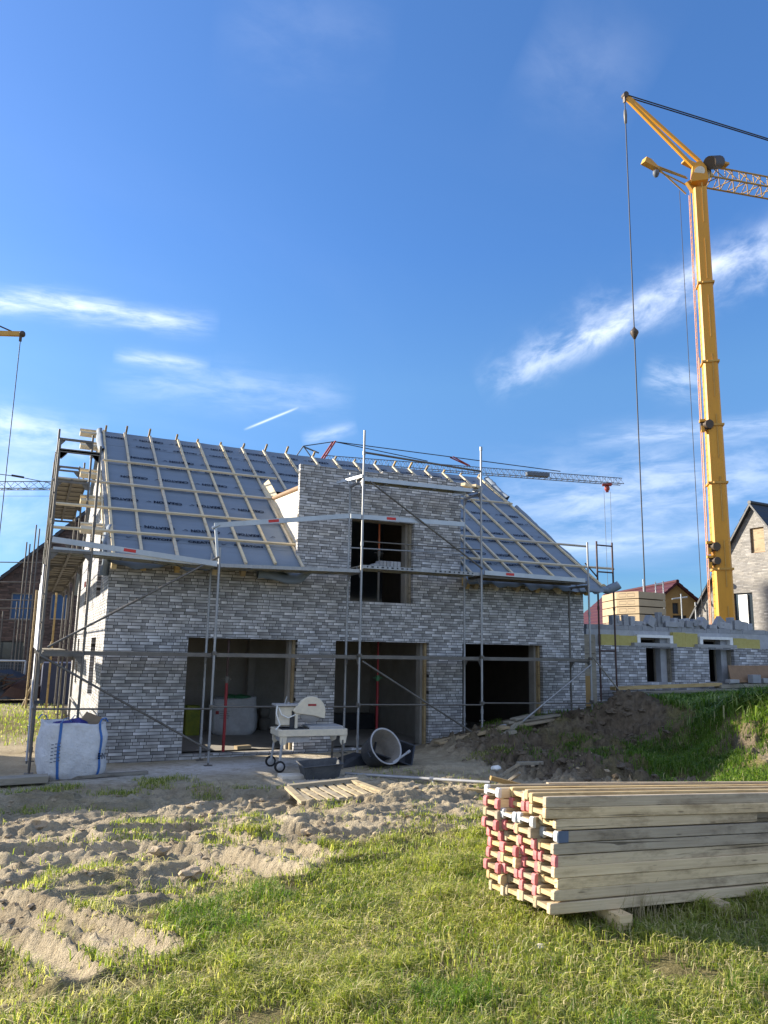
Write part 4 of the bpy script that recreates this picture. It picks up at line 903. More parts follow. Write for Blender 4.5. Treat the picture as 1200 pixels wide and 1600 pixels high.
SR = thing('end_scaffold', 'rust brown tube scaffold frames rising in the gap at the right gable', 'scaffold', (12.4, 0, .9))
for y, z in ((0.0, 5.06), (3.2, 5.2)):
    for x in (12.14, 12.66): standard((x, y), z if y == 0 else z, SR, 'steel_brown', .9 if y < 1 else .7)
    for zz in (z-.1, 4.25, 2.2): tubepart('transom', [(12.14, y, zz), (12.66, y, zz)], SR, 'steel_brown', .02)
tubepart('diagonal_brace', [(12.14, 0, 4.1), (11.75, 0, 4.45)], SR, 'steel_brown', .02)
mb = MB(); mb.bar((11.9, 4.5, 6.35), (12.66, 4.5, 6.35), .3, .05); mb.tube((12.62, 4.5, 5.7), (12.62, 4.5, 6.5), TUBE, 8); mb.tube((12.6, 4.5, 5.75), (12.1, 4.5, 6.3), .018, 8); mb.build('bracket', 'zinc_dim', SR)
mb = MB(); mb.box((11.70, .35, .75), (12.30, .40, 2.62)); mb.build('closing_board', 'plank_grey', SR)
mb = MB(); mb.box((11.72, .30, .78), (12.06, .345, 1.55)); mb.build('closing_board', 'ochre', SR)
tubepart('diagonal_brace', [(11.65, -.3, 2.05), (12.55, -.75, .75)], SR, 'plank_grey', .02)
# ------------------------------------------------------------------ low unfinished house on the right
A = thing('unfinished_house', 'low unfinished house of blue grey brick with yellow insulation above two dark openings', 'house', (12.72, 1, .7))
AO = [(14.62, 1.35, 15.66, 2.31), (17.02, 1.35, 18.06, 2.31)]
mb = MB(); wall(mb, 'X', 1.0, .115, [(12.72, .6, 21, 2.36)], AO); mb.build('front_wall', 'brick_annex', A)
mb = MB(); wall(mb, 'X', 1.24, .2, [(12.72, .6, 21, 2.80)], [(a+.02, b, c-.28, d+.30) for a, b, c, d in AO]); mb.build('inner_front_wall', 'block_grey', A)
for a, b, c, d in AO:
    mb = MB(); mb.box((a-.42, .985, 2.362), (c+.12, 1.125, 2.45)); mb.build('lintel', 'lintel', A)
    mb = MB(); mb.box((a-.20, 1.10, 2.60), (c+.10, 1.235, 2.68)); mb.box((a-.20, 1.10, 2.452), (a-.09, 1.235, 2.598)); mb.box((c-.02, 1.10, 2.452), (c+.10, 1.235, 2.598)); mb.build('lintel_shell', 'white', A)
    mb = MB(); mb.box((c-.30, 1.45, 1.35), (c-.25, 1.5, 2.6)); mb.box((c-.05, 1.118, 1.35), (c-.004, 1.235, 2.31)); mb.build('jamb_board', 'plank_grey', A)
for u0, u1, z1 in ((940, 997, 2.66), (1053, 1091, 2.78), (1147, 1188, 2.66)):
    x0, x1 = AY(u0, 1000, 1.1).x, AY(u1, 1000, 1.1).x; mb = MB()
    mb.box((x0, 1.12, 2.362), ((x0+x1)/2-.002, 1.236, z1)); mb.box(((x0+x1)/2+.002, 1.12, 2.362), (x1, 1.235, z1-.02)); mb.build('insulation', 'wool', A)
mb = MB()
for k in range(17):
    x = 12.74+k*.5
    if x < 20.4: mb.box((x, 1.235, 2.803), (x+.488, 1.44, 2.93+.012*math.sin(k*2.1)))
mb.build('block_course', 'block_grey', A)
mb = MB(); mb.box((12.9, 1.46, 2.55), (21, 12, 2.76)); mb.build('roof_slab', 'concrete', A)
mb = MB(); wall(mb, 'Y', 12.72, .2, [(1.45, .6, 12, 2.55)], []); wall(mb, 'Y', 20.8, .2, [(1.45, .6, 12, 2.75)], []); wall(mb, 'X', 6., .2, [(12.93, .6, 20.7, 2.54)], []); mb.build('side_wall', 'block_grey', A)
mb = MB(); mb.box((12.95, 1.46, .9), (20.7, 5.98, .98)); mb.build('floor_slab', 'concrete', A)
# cut blocks lying along the wall top
wn = ('upright', 'tilted', 'flat', 'stacked')
k = 0
for u, v, w, h, ang in ((960, 984, 13, 15, 0), (967, 976, 20, 7, .1), (977, 984, 8, 16, -.06), (985, 984, 9, 14, .05), (1015, 985, 12, 15, .5), (1022, 976, 16, 10, .1), (1030, 985, 11, 22, -.05), (1040, 986, 12, 17, .06), (1047, 978, 22, 8, .02), (1052, 986, 9, 14, 0), (1063, 987, 9, 12, .2), (1072, 986, 12, 14, -.1), (1078, 977, 22, 10, .05), (1086, 986, 11, 13, .1), (1097, 989, 12, 15, .55), (1125, 985, 17, 16, .65), (1133, 978, 20, 9, .12), (1142, 986, 10, 18, -.08), (1150, 987, 11, 14, 0), (1160, 990, 14, 12, .1), (1170, 991, 13, 9, -.12), (1000, 990, 18, 7, .05), (1112, 992, 16, 6, 0)):
    y = 1.34+.04*math.sin(k*3); p = AY(u, v, y); s = (p-CAM).dot(fw)/F_; ww, hh = w*s*1.1, h*s*1.05
    p = V((p.x, y, max(p.z, 2.94+hh*.45))); mb = MB(); mb.cbox(p, (ww, .17+.06*math.sin(k*5), hh), Euler((0, ang, .25*math.sin(k*2.3))))
    if k % 3 == 0: mb.cbox(p+V((ww*.3, -.09, 0)), (ww*.3, .03, hh*.5), Euler((0, ang, 0)))
    nth = ('first', 'second', 'third', 'fourth', 'fifth', 'sixth', 'seventh', 'eighth', 'ninth', 'tenth', 'eleventh', 'twelfth')
    # left to right order along the wall top
    one(mb, 'concrete_block', 'block_grey', 'x', 'block', p, 'cut grey blocks lying on the wall top', .006)
    k += 1
bl = sorted([o for o in COL.objects if o.name.startswith('concrete_block')], key=lambda o: o.location.x)
words_ = ['first', 'second', 'third', 'fourth', 'fifth', 'sixth', 'seventh', 'eighth', 'ninth', 'tenth', 'eleventh', 'twelfth']
for i, o in enumerate(bl):
    o['label'] = ('%s cut grey block from the left end of the low wall top' % words_[i]) if i < 12 else ('%s cut grey block from the right end of the low wall top' % words_[len(bl)-1-i])
# ledge of boards in front of it
def plank(name, a, b, w, h, m, label, cat='plank', group=None, upv=(0, 0, 1)):
    mb = MB(); mb.bar(V(a), V(b), w, h, upv); return one(mb, name, m, label, cat, (V(a)+V(b))/2, group, .004)
plank('timber_plank', (13.05, .62, 1.21), (17.0, .66, 1.31), .22, .09, 'pine_dim', 'thick tan plank on the ledge below the first dark opening', group='boards on the ledge')
plank('timber_plank', (12.95, .42, 1.10), (17.4, .44, 1.16), .22, .06, 'plank_grey', 'grey board lying under the tan plank on the ledge', group='boards on the ledge')
plank('timber_plank', (16.9, .62, 1.25), (20.8, .66, 1.33), .26, .10, 'plank_grey', 'long grey board on the ledge below the second dark opening', group='boards on the ledge')
for i, (x, w) in enumerate(((13.5, .5), (15.0, .3), (16.2, .4), (18.4, .5), (19.9, .5))):
    mb = MB(); mb.cbox((x, .62, 1.04+.02*i), (w, .3, .16)); one(mb, 'support_block', 'block_grey', '%s support block under the ledge boards of the low house' % words_[i], 'block', (x, .62, .96), 'support blocks under the ledge', .006)
mb = MB(); mb.add([(17.55, .70, 1.36), (19.9, .70, 1.38), (19.9, .98, 1.86), (17.75, .98, 1.85)], [(0, 1, 2, 3)]); mb.add([(17.55, .73, 1.36), (19.9, .73, 1.38), (19.9, .995, 1.86), (17.75, .995, 1.85)], [(3, 2, 1, 0)])
mb.add([(17.55, .70, 1.36), (17.75, .98, 1.85), (17.75, .995, 1.85), (17.55, .73, 1.36), (19.9, .98, 1.86), (19.9, .995, 1.86)], [(0, 1, 2, 3), (1, 4, 5, 2)])
one(mb, 'leaning_board', 'osb', 'wide brown board leaning on the brick below the right opening', 'board', (17.6, .7, 1.36))
for i, (x, w, h, m_) in enumerate(((18.35, .34, .24, 'block_grey'), (18.75, .2, .14, 'lintel'), (19.2, .3, .26, 'block_grey'), (19.5, .26, .16, 'block_grey'), (17.45, .36, .1, 'lintel'), (19.75, .22, .3, 'block_grey'))):
    mb = MB(); mb.cbox((x, .58, 1.35+h/2), (w, .18, h), Euler((0, 0, .2*math.sin(i*4)))); one(mb, 'ledge_block', m_, ('grey block in front of the leaning brown board, %s from left' % words_[i]) if i != 4 else 'pale flat slab just left of the leaning brown board', 'block', (x, .58, 1.35), 'blocks on the ledge', .006)
mb = MB()
for k in range(6): mb.box((20.0+k*.17, 1.28, 2.2), (20.1+k*.17, 1.34, 2.9))
mb.box((19.95, 1.34, 2.25), (21, 1.40, 2.33)); mb.box((19.95, 1.34, 2.75), (21, 1.40, 2.83)); one(mb, 'slatted_pallet', 'white', 'upright pallet with pale slats at the right end of the low wall', 'pallet', (20, 1.3, 2.2))
# packs of beige panels behind, standing on the slab
c0, c1, c2, c3 = AD(964, 960, 30), AD(999, 960, 29.2), AD(1041, 960, 30), AD(1051, 960, 31)
for k in range(6):
    zb = 2.765+k*.292; mb = MB()
    P0, P1, P2, P3 = [V((c.x, c.y, 0)) for c in (c0, c1, c2, c3)]; back = V((.9, 2.0, 0))*.9
    for (p, q, hh) in ((P0, P1, .272), (P1, P2, .262)):
        poly = [p, q, q+back, p+back]; mb.add([V((v.x, v.y, zb+.012)) for v in poly]+[V((v.x, v.y, zb+hh)) for v in poly], [(0, 3, 2, 1), (4, 5, 6, 7), (0, 1, 5, 4), (1, 2, 6, 5), (2, 3, 7, 6), (3, 0, 4, 7)])
    mb.cur = 1
    d = (P1-P0); s = V((d.y, -d.x, 0)).normalized()*.004
    for f0, f1 in ((.12, .44), (.5, .82)):
        a, b = P0+d*f0+s, P0+d*f1+s
        for z0_, z1_ in ((.07, .085), (.2, .215)): mb.add([V((a.x, a.y, zb+z0_)), V((b.x, b.y, zb+z0_)), V((b.x, b.y, zb+z1_)), V((a.x, a.y, zb+z1_))], [(0, 1, 2, 3)])
        for e in (a, b): mb.add([V((e.x, e.y, zb+.07)), V((e.x+.03, e.y-.012, zb+.07)), V((e.x+.03, e.y-.012, zb+.215)), V((e.x, e.y, zb+.215))], [(0, 1, 2, 3)])
    a, b = P1.lerp(P2, .05)+V((0, 0, 0)), P2; mb.cur = 1
    nm = ('lowest', 'second lowest', 'third lowest', 'third highest', 'second highest', 'topmost')[k]
    one(mb, 'panel_pack', ['panel', 'shade_dark'], '%s layer of beige panels in the pack behind the low house' % nm, 'panels', (P0.x, P0.y, zb), 'stacked packs of beige panels')

# ------------------------------------------------------------------ cranes
def lattice(mb, a, b, w, h, n_, rc=.05, rb=.03, tri=True, upv=V((0, 0, 1))):
    a, b = V(a), V(b); d = (b-a).normalized(); sd_ = d.cross(upv).normalized(); u = sd_.cross(d).normalized()
    ch = [(-w/2, 0), (w/2, 0), (0, h)] if tri else [(-w/2, 0), (w/2, 0), (w/2, h), (-w/2, h)]
    pt = lambda c, t: a.lerp(b, t)+sd_*c[0]+u*c[1]
    for c in ch: mb.tube(pt(c, 0), pt(c, 1), rc, 6)
    for i in range(n_):
        t0, t1, tm = i/n_, (i+1)/n_, (i+.5)/n_
        for p, q in zip(ch, ch[1:]+ch[:1]):
            mb.tube(pt(p, t0), pt(q, tm), rb, 4, caps=False); mb.tube(pt(q, tm), pt(p, t1), rb, 4, caps=False)
    return mb
CX, CY = (AD(1133, 975, 36).x, AD(1133, 975, 36).y); SC = None
K = thing('tower_crane', 'tall yellow telescopic tower crane with ladder standing behind the low house', 'crane', (CX, CY, .2))
DT = 40.25   # depth of the mast head
mrot = Euler((0, 0, R(-38)))
def mastseg(z0, z1, w0, w1, m='crane'):
    mb = MB(); vs = []
    for z, w in ((z0, w0), (z1, w1)):
        c = .12*w
        for x, y in ((-w/2+c, -w/2), (w/2-c, -w/2), (w/2, -w/2+c), (w/2, w/2-c), (w/2-c, w/2), (-w/2+c, w/2), (-w/2, w/2-c), (-w/2, -w/2+c)):
            q = mrot.to_matrix() @ V((x, y, 0)); vs.append((CX+q.x, CY+q.y, z))
    mb.add(vs, [tuple(range(8))[::-1], tuple(range(8, 16))]+[(i, (i+1) % 8, 8+(i+1) % 8, 8+i) for i in range(8)])
    return mb.build('mast_section', m, K, bevel=.0)
head = AD(1087, 275, DT); ZT = head.z
zc = lambda v, d=38: AD(1110, v, 36+(975-v)/710*(DT-36)).z
zs = [.2, zc(890), zc(757), zc(668), zc(570), zc(448), zc(300)]
ws = [.82, .79, .76, .70, .68, .66]
for i in range(6): mastseg(zs[i], zs[i+1]+.02, ws[i], ws[i]-.02)
for i, z in enumerate(zs[1:6]):
    mb = MB(); w = ws[i]+.10
    mb.cbox((CX, CY, z), (w, w, .10), mrot); mb.cbox((CX+.05, CY, z+.0), (w*1.25, .08, .08), Euler((0, 0, R(24)))); mb.build('mast_collar', 'crane_dirty', K)
Rm = mrot.to_matrix()
def MP(x, y, z): q = Rm @ V((x, y, 0)); return V((CX+q.x, CY+q.y, z))
for z in np.arange(2.2, ZT-1, 3.1):     # stiffener seams on the faces
    mb = MB(); i = max(0, sum(1 for q in zs if q <= z)-1); w = ws[min(i, 5)]
    mb.bar(MP(w*.12, -w/2-.012, z), MP(w*.12, -w/2-.012, z+2.2), .05, .02, MP(0, -1, 0)-MP(0, 0, 0)); mb.build('stiffener', 'crane_dirty', K)
for z, s in ((zc(856), 1.), (zc(878), .9), (zc(668), 1.1)):
    mb = MB(); c = MP(-ws[2]/2-.02, -ws[2]/2+.15, z); mb.cbox(c, (.42*s, .34*s, .42*s), mrot); mb.tube(c+V((-.08, -.34, .0)), c+V((-.02, -.10, .02)), .20*s, 14); mb.build('pulley_block', ['crane_dark'], K)
    mb = MB(); mb.cbox(c+V((-.22, -.02, .20)), (.26, .3, .12), mrot); mb.cbox(c+V((-.2, 0, -.2)), (.14, .2, .3), mrot); mb.build('bracket', 'crane', K)
# ladder with cage rails along the left edge
mb = MB(); LX, LY = -.64, .05
a0, a1 = MP(LX, LY-.22, 0), MP(LX, LY+.22, 0)
for s in (-.2, .2): mb.tube(MP(LX, LY+s, 1), MP(LX+.16, LY+s, ZT-1.0), .022, 6)
for z in np.arange(1.2, ZT-1.2, .32): f = (z/ZT)*.16; mb.tube(MP(LX+f, LY-.2, z), MP(LX+f, LY+.2, z), .012, 5)
mb.build('ladder', 'crane_orange', K)
mb = MB(); mb.tube(MP(LX-.05, LY-.5, 1), MP(LX+.1, LY-.42, ZT*.62), .03, 6); mb.build('service_rail', 'crane_orange', K)
# head: strut pair, jib, tail pulley
hd = lambda u, v, d=DT: AD(u, v, d)
top = hd(1087, 270)
mb = MB(); mb.prism([(-.42, 0), (.42, 0), (.36, .75), (.12, 1.15), (-.3, 1.0)], 'y', -.30, .30); vs = [Rm @ V(p) for p in mb.v]; mb.v = [(CX+p.x, CY+p.y, ZT-.55+p.z) for p in vs]; mb.build('mast_head', 'crane', K, bevel=.02)
tip = hd(977, 150)
foot = [hd(1085, 262, DT-.25), hd(1093, 252, DT+.25)]
for k, f in enumerate(foot):
    t = tip+V((.06+.10*k, 0, -.12+.14*k)); mb = MB(); mb.bar(f, t, .13, .16); mb.build('strut', 'crane', K)
mb = MB(); mb.tube(tip+V((-.06, -.15, .0)), tip+V((.02, .15, .06)), .14, 12); mb.cbox(tip+V((-.06, 0, -.15)), (.10, .14, .5)); mb.build('strut_head', 'crane_dark', K)
jd = V((3.07, -.5, 0)).normalized()
ja = hd(1106, 286); ja = V((CX, CY, ja.z))+jd*.35; JL = 30
mb = MB(); lattice(mb, ja+V((0, 0, .0)), ja+jd*JL+V((0, 0, .55)), .95, .95, 34, .05, .026); mb.build('jib', 'crane_rust', K)
mb = MB(); c = hd(1112, 258); mb.tube(c+V((-.55, -.35, -.25)), c+V((.40, -.1, .22)), .34, 14); mb.tube(c+V((.40, -.1, .22)), c+V((.62, -.04, .33)), .15, 12); mb.build('slewing_winch', 'crane_dark', K)
mb = MB(); mb.cbox(hd(1124, 257, DT+.3), (.85, .5, .12), Euler((0, .05, R(-10)))); mb.cbox(hd(1077, 256, DT+.3), (.7, .4, .12), Euler((0, .3, R(-10)))); mb.build('head_plate', 'crane_dirty', K)
mb = MB(); mb.tube(hd(1105, 268), hd(1110, 275, DT-.2), .16, 12); mb.tube(hd(1093, 268, DT-.5), hd(1093, 268, DT-.3), .26, 16); mb.build('sheave', 'white', K)
mb = MB(); mb.tube(hd(1105, 268)+V((0, -.1, 0)), hd(1092, 283, DT-.3), .05, 6); mb.build('tension_rod', 'white', K)
pu = hd(1012, 253)
mb = MB(); mb.prism([(-.34, -.16), (.60, -.30), (.68, -.22), (.10, .12), (-.20, .16)], 'y', -.16, .16); mb.v = [(pu.x+p[0], pu.y+p[1], pu.z+p[2]) for p in mb.v]; mb.build('tail_sheave_box', 'crane_dirty', K)
mb = MB()
for q, w in ((hd(1074, 279), 0), (hd(1078, 292), .1), (hd(1072, 303), -.1)): mb.tube(pu+V((.4, w, -.16)), q, .045, 6)
mb.tube(pu+V((.55, 0, -.05)), hd(1072, 277), .05, 6); mb.build('tail_frame', 'crane_rust', K)
mb = MB(); mb.prism([(-.36, -.1), (.1, .25), (.32, .3), (.3, -.5), (.05, -.55)], 'y', -.1, .1); q = hd(1080, 285); mb.v = [(q.x+p[0], q.y+p[1], q.z+p[2]) for p in mb.v]; mb.build('tail_plate', 'crane_dirty', K)
mb = MB(); w_ = hd(1025, 271); mb.lathe([(0, -.22), (.10, -.18), (.17, -.02), (.16, .12), (.05, .2), (0, .22)], w_, 12); mb.tube(w_+V((0, 0, .2)), pu+V((.3, 0, -.2)), .012, 4); mb.build('limit_weight', 'lattice', K)
te = ja+jd*JL*.86+V((0, 0, 1.5))
mb = MB(); mb.tube(tip+V((0, -.05, .05)), te+V((0, -.04, 0)), .036, 6); mb.tube(tip+V((0, .08, .05)), te+V((0, .08, .06)), .036, 6); mb.build('jib_tie', 'rope', K)
gb = V((tip.x-.05, tip.y, .3)); kb = V((tip.x-.05, tip.y, AD(995, 535, DT-1.3).z))
mb = MB(); mb.tube(tip+V((-.05, 0, -.3)), gb, .032, 6); mb.build('guy_rope', 'rope', K)
mb = MB(); mb.lathe([(0, -.30), (.05, -.28), (.21, .05), (.20, .12), (.06, .30), (0, .42)], kb, 12); mb.build('rope_socket', 'crane_dark', K)
mb = MB(); z_ = AD(979, 185, DT).z; mb.lathe([(0, -.5), (.07, -.45), (.09, 0), (.07, .3), (0, .35)], (tip.x-.05, tip.y, z_), 10); mb.build('rope_socket', 'zinc_dim', K)
hr = AD(1076, 560, 38.4); mb = MB(); mb.tube((hr.x, hr.y, 1.), (hr.x, hr.y, ZT-.9), .016, 5); mb.build('hoist_rope', 'rope', K)
mb = MB(); mb.cbox((CX-2.2, CY+.5, 1.3), (4.4, 1.6, 1.8), Euler((0, 0, R(-14)))); mb.build('ballast', 'concrete', K)
mb = MB(); mb.cbox((CX, CY, .5), (4.5, 4.5, .5), mrot); mb.build('undercarriage', 'crane', K)

# lattice crane far behind the roof
B = thing('lattice_crane', 'distant dark lattice crane jib with red struts rising behind the brick roof', 'crane', (*AD(500, 716, 84)[:2], 0))
def jp(u, v, z=None, d=None):
    return AD(u, v, d) if d else AZ(u, v, z)
zj = AD(972, 758, 86).z; j0 = AZ(500, 716, zj+.0) if False else None
tipB = AD(972, 757, 86); 
rtB = ray(505, 722); dB = (tipB.z+.2-CAM.z)/rtB.z; rootB = CAM+rtB*dB
B.location = (rootB.x, rootB.y, 0)
mb = MB(); lattice(mb, rootB, tipB, .85, .72, 50, .042, .02); mb.build('jib', 'lattice', B)
jdir = (tipB-rootB).normalized()
pk = CAM+ray(522, 690)*dB*1.005; tl = CAM+ray(474, 697)*dB; md = rootB.lerp(tipB, .47); mdt = CAM+ray(705, 714)*(fw.dot(md-CAM))
mb = MB(); mb.tube(rootB+V((-.4, 0, 0)), pk+V((-.05, .3, 0)), .09, 6); mb.tube(rootB+V((-.2, -.3, 0)), pk+V((.05, -.3, 0)), .09, 6); mb.build('apex_strut', 'crane_red', B)
mb = MB(); mb.tube(md+V((-.25, 0, .8)), mdt+V((-.05, .2, 0)), .07, 6); mb.tube(md+V((.0, 0, .8)), mdt+V((.1, -.2, 0)), .07, 6); mb.build('apex_strut', 'crane_red', B)
mb = MB(); mb.tube(tl, rootB+V((-1.0, .3, .2)), .06, 6); mb.tube(tl, rootB+V((-2.6, 1, .5)), .06, 6); mb.tube(tl+V((0, 0, -.05)), rootB+V((-.5, 0, .9)), .08, 6); mb.build('tail_strut', 'lattice', B)
f1 = rootB.lerp(tipB, .78)+V((0, 0, .95))
mb = MB(); mb.tube(tl, pk, .05, 5); mb.tube(pk, mdt, .05, 5); mb.tube(mdt, f1, .05, 5); mb.tube(pk, rootB.lerp(tipB, .33)+V((0, 0, .95)), .05, 5); mb.build('tie_rope', 'rope', B)
tr = rootB.lerp(tipB, .945); mb = MB(); mb.cbox(tr+V((0, 0, -.15)), (1.0, .7, .22), Euler((0, 0, R(-35)))); mb.lathe([(0, -.35), (.25, -.25), (.3, 0), (.2, .3), (0, .35)], tr+V((0, 0, -.55)), 8); mb.cbox(tr+V((0, 0, -.75)), (.3, .3, .5), Euler((0, 0, R(-35)))); mb.build('trolley', 'crane_red', B)
mb = MB(); mb.cbox(rootB.lerp(tipB, .70)+V((0, 0, .4)), (2.6, .6, .36), Euler((0, 0, math.atan2(jdir.y, jdir.x)))); mb.build('jib_joint', 'lattice', B)
mb = MB()
for s in (-.45, .45): mb.tube(tr+V((s, 0, -.9)), V((tr.x+s*.6, tr.y, 1)), .022, 4)
mb.build('hoist_rope', 'lattice', B)
mb = MB(); lattice(mb, V((rootB.x, rootB.y, .2)), rootB+V((0, 0, -.2)), 1.2, 1.2, 18, .07, .035, False, V((0, 1, 0))); mb.build('mast', 'lattice', B)
# crane whose jib tip hangs into the picture at the left
tL = AD(35, 522, 60); bL = V((tL.x-16, tL.y+9, 0))
C1 = thing('jib_crane', 'crane jib tip with a long thin hoist rope at the left sky edge', 'crane', (bL.x, bL.y, 0))
jl = V((bL.x, bL.y, tL.z+.9)); mb = MB(); mb.bar(jl, tL, .32, .34); mb.build('jib', 'crane_dirty', C1)
mb = MB(); mb.tube(V((bL.x, bL.y, tL.z+8)), tL.lerp(jl, .05)+V((0, 0, .2)), .06, 5); mb.build('tie_rope', 'rope', C1)
mb = MB(); mb.lathe([(0, -.2), (.22, -.15), (.22, .15), (0, .2)], tL, 12, Euler((math.pi/2, 0, 0)).to_matrix()); mb.cbox(tL+V((-.1, 0, -.3)), (.2, .2, .6)); mb.build('tip_sheave', 'crane_dark', C1)
mb = MB(); zb = AD(11, 895, 60).z; mb.tube(tL+V((-.1, 0, -.3)), V((tL.x-.1, tL.y, zb)), .034, 5); mb.build('hoist_rope', 'rope', C1)
mb = MB(); mb.cbox((tL.x-.1, tL.y, zb-.3), (.5, .4, .7)); mb.cbox((tL.x-.1, tL.y, zb-.9), (1.0, .5, .3)); mb.build('hook_block', 'lattice', C1)
mb = MB(); mb.cbox((bL.x, bL.y, tL.z/2+4), (1.1, 1.1, tL.z+8)); mb.build('mast', 'crane_dirty', C1)
# lattice jib crossing the left edge
qa, qb = AD(-330, 765, 95), AD(86, 764, 95)
C2 = thing('flat_top_crane', 'blue grey lattice jib running behind the gable scaffold at the left edge', 'crane', (qa.x, qa.y, 0))
mb = MB(); lattice(mb, qa, qb+(qb-qa)*.45, 1.0, .95, 24, .055, .034); mb.build('jib', 'lattice', C2)
mb = MB(); mb.tube(AD(-330, 700, 95), AD(24, 744, 95), .05, 5); mb.tube(AD(24, 744, 95), AD(90, 757, 95), .045, 5); mb.tube(qa+V((0, 0, -.8)), qb+V((0, 0, -.9)), .02, 4); mb.build('tie_rope', 'rope', C2)
mb = MB(); mb.tube(AD(25, 744, 95)+V((-.5, 0, .05)), AD(32, 745, 95)+V((.4, 0, -.04)), .13, 6); mb.build('tie_joint', 'rope', C2)
mb = MB(); lattice(mb, V((qa.x, qa.y, .2)), qa, 1.2, 1.2, 16, .07, .035, False, V((0, 1, 0))); mb.build('mast', 'lattice', C2)

# ------------------------------------------------------------------ neighbouring houses
def gable_house(name, label, c, wid, dep, eave, ridge, yaw, wm, rm, over=.35, holes=(), th=.16, gm=None):
    """gable faces local -y; holes: (x0,z0,x1,z1,frame material, pane material)"""
    T = thing(name, label, 'house', c); T.rotation_euler = (0, 0, yaw); hw = wid/2; tn = (ridge-eave)/hw
    mb = MB(); wall(mb, 'X', 0, .3, [(-hw, -.4, hw, ridge)], [h[:4] for h in holes], [(-tn, 1, ridge), (tn, 1, ridge)])
    lb = MB(); lb.v, lb.f, lb.mi, lb.sm = mb.v, mb.f, mb.mi, mb.sm
    def B_(mbx, nm, m, par=T): 
        o = mbx.build(nm, m); o.parent = par; return o
    B_(mb, 'gable_wall', gm or wm)
    mb = MB(); wall(mb, 'X', dep-.3, .3, [(-hw, -.4, hw, ridge)], [], [(-tn, 1, ridge), (tn, 1, ridge)]); B_(mb, 'gable_wall', wm)
    mb = MB(); mb.box((-hw, .3, -.4), (-hw+.3, dep-.3, eave)); mb.box((hw-.3, .3, -.4), (hw, dep-.3, eave)); B_(mb, 'side_wall', wm)
    nv = V((-tn, 0, 1)).normalized()
    for s in (-1, 1):
        mb = MB(); e = .45; L = math.hypot(hw, ridge-eave)
        rows_ = max(4, int((hw+e)/.33)); vs = []; ff = []
        for k in range(rows_):    # stepped tile courses
            x0 = (hw+e)*(1-k/rows_); x1 = (hw+e)*(1-(k+1)/rows_); z0 = ridge-tn*x0+th+.05; z1 = ridge-tn*x1+th+.01
            b = len(vs); vs += [(s*x0, -over, z0), (s*x0, dep+over, z0), (s*x1, dep+over, z1), (s*x1, -over, z1), (s*x0, -over, z0-.05), (s*x0, dep+over, z0-.05)]
            ff += [(b, b+1, b+2, b+3), (b+4, b+5, b+1, b)]
        mb.add(vs, ff); 
        mb.add([(s*(hw+e), -over, ridge-tn*(hw+e)), (s*(hw+e), -over, ridge-tn*(hw+e)+th), (0, -over, ridge+th), (0, -over, ridge), (s*(hw+e), dep+over, ridge-tn*(hw+e)), (0, dep+over, ridge)], [(0, 3, 2, 1), (0, 4, 5, 3)])
        B_(mb, 'roof', rm)
    mb = MB(); mb.tube((0, -over, ridge+th+.03), (0, dep+over, ridge+th+.03), .11, 8); B_(mb, 'ridge_tile', rm)
    for h in holes:
        mb = MB(); x0, z0, x1, z1 = h[:4]; f = .06
        mb.box((x0, .10, z0), (x0+f, .18, z1)); mb.box((x1-f, .10, z0), (x1, .18, z1)); mb.box((x0+f, .10, z1-f), (x1-f, .18, z1)); mb.box((x0+f, .10, z0), (x1-f, .18, z0+f)); fr = B_(mb, 'window', h[4])
        mb = MB(); mb.box((x0+f, .13, z0+f), (x1-f, .15, z1-f)); o = mb.build('pane', h[5]); o.parent = fr
    return T
# pale brick house at the right edge, beyond the crane
G = AD(1175, 788, 43); ang = R(-85)
gh = gable_house('pale_brick_house', 'pale grey brick gable house with dark roof beside the yellow crane mast', (G.x, G.y, 0), 8.6, 10, 4.3, G.z-.1, ang, 'brick_pale', 'tile_dark', .25,
    [(-.25, 7.75, .60, 9.15, 'osb', 'pine_dim'), (-1.55, 3.0, -.35, 5.6, 'tile_dark', 'glass')])
mb = MB(); mb.box((-1.25, .03, 3.1), (-.70, .09, 5.5)); o = mb.build('roller_panel', 'white'); o.parent = gh
mb = MB(); mb.tube((-2.0, -.5, 6.3), (-2.3, 0, 6.3), .06, 6); mb.tube((-2.0, -.62, 6.3), (-2.0, -.48, 6.3), .14, 8); o = mb.build('wall_lamp', 'tile_dark'); o.parent = gh
mb = MB(); mb.tube((-3.95, -.2, .2), (-3.95, -.2, 5.2), .05, 6); o = mb.build('downpipe', 'zinc'); o.parent = gh
# second gable left of it, same dark roof
# red tiled house
G = AD(1056, 913, 50)
rh = gable_house('red_roof_house', 'house with glossy dark red tiled roof and ochre gable behind the low wall', (G.x, G.y, 0), 8.6, 13, G.z-3.6, G.z, R(-20.5), 'ochre', 'tile_red', .3,
    [(-.3, G.z-1.9, .1, G.z-1.2, 'tile_dark', 'glass'), (-.3, G.z-2.6, .6, G.z-2.0, 'tile_dark', 'glass')])
# its own bits of scaffold
RS = thing('red_house_scaffold', 'pale scaffold frames around the red tiled roof behind the beige panels', 'scaffold', (G.x-2, G.y-3, 0))
for u, t_, b_, d_ in ((948, 946, 990, 46), (953, 950, 990, 46), (1005, 905, 990, 46), (1024, 909, 990, 45), (1036, 908, 990, 45), (1064, 928, 990, 45)):
    p = AD(u, t_, d_); tubepart('standard', [(p.x, p.y, .2), p], RS, 'alu', .04, 6)
for (a, b) in (((946, 948), (956, 950)), ((1024, 914), (1037, 912)), ((1050, 936), (1074, 933))):
    tubepart('guard_rail', [AD(*a, 45.5), AD(*b, 45.5)], RS, 'alu', .05, 6)
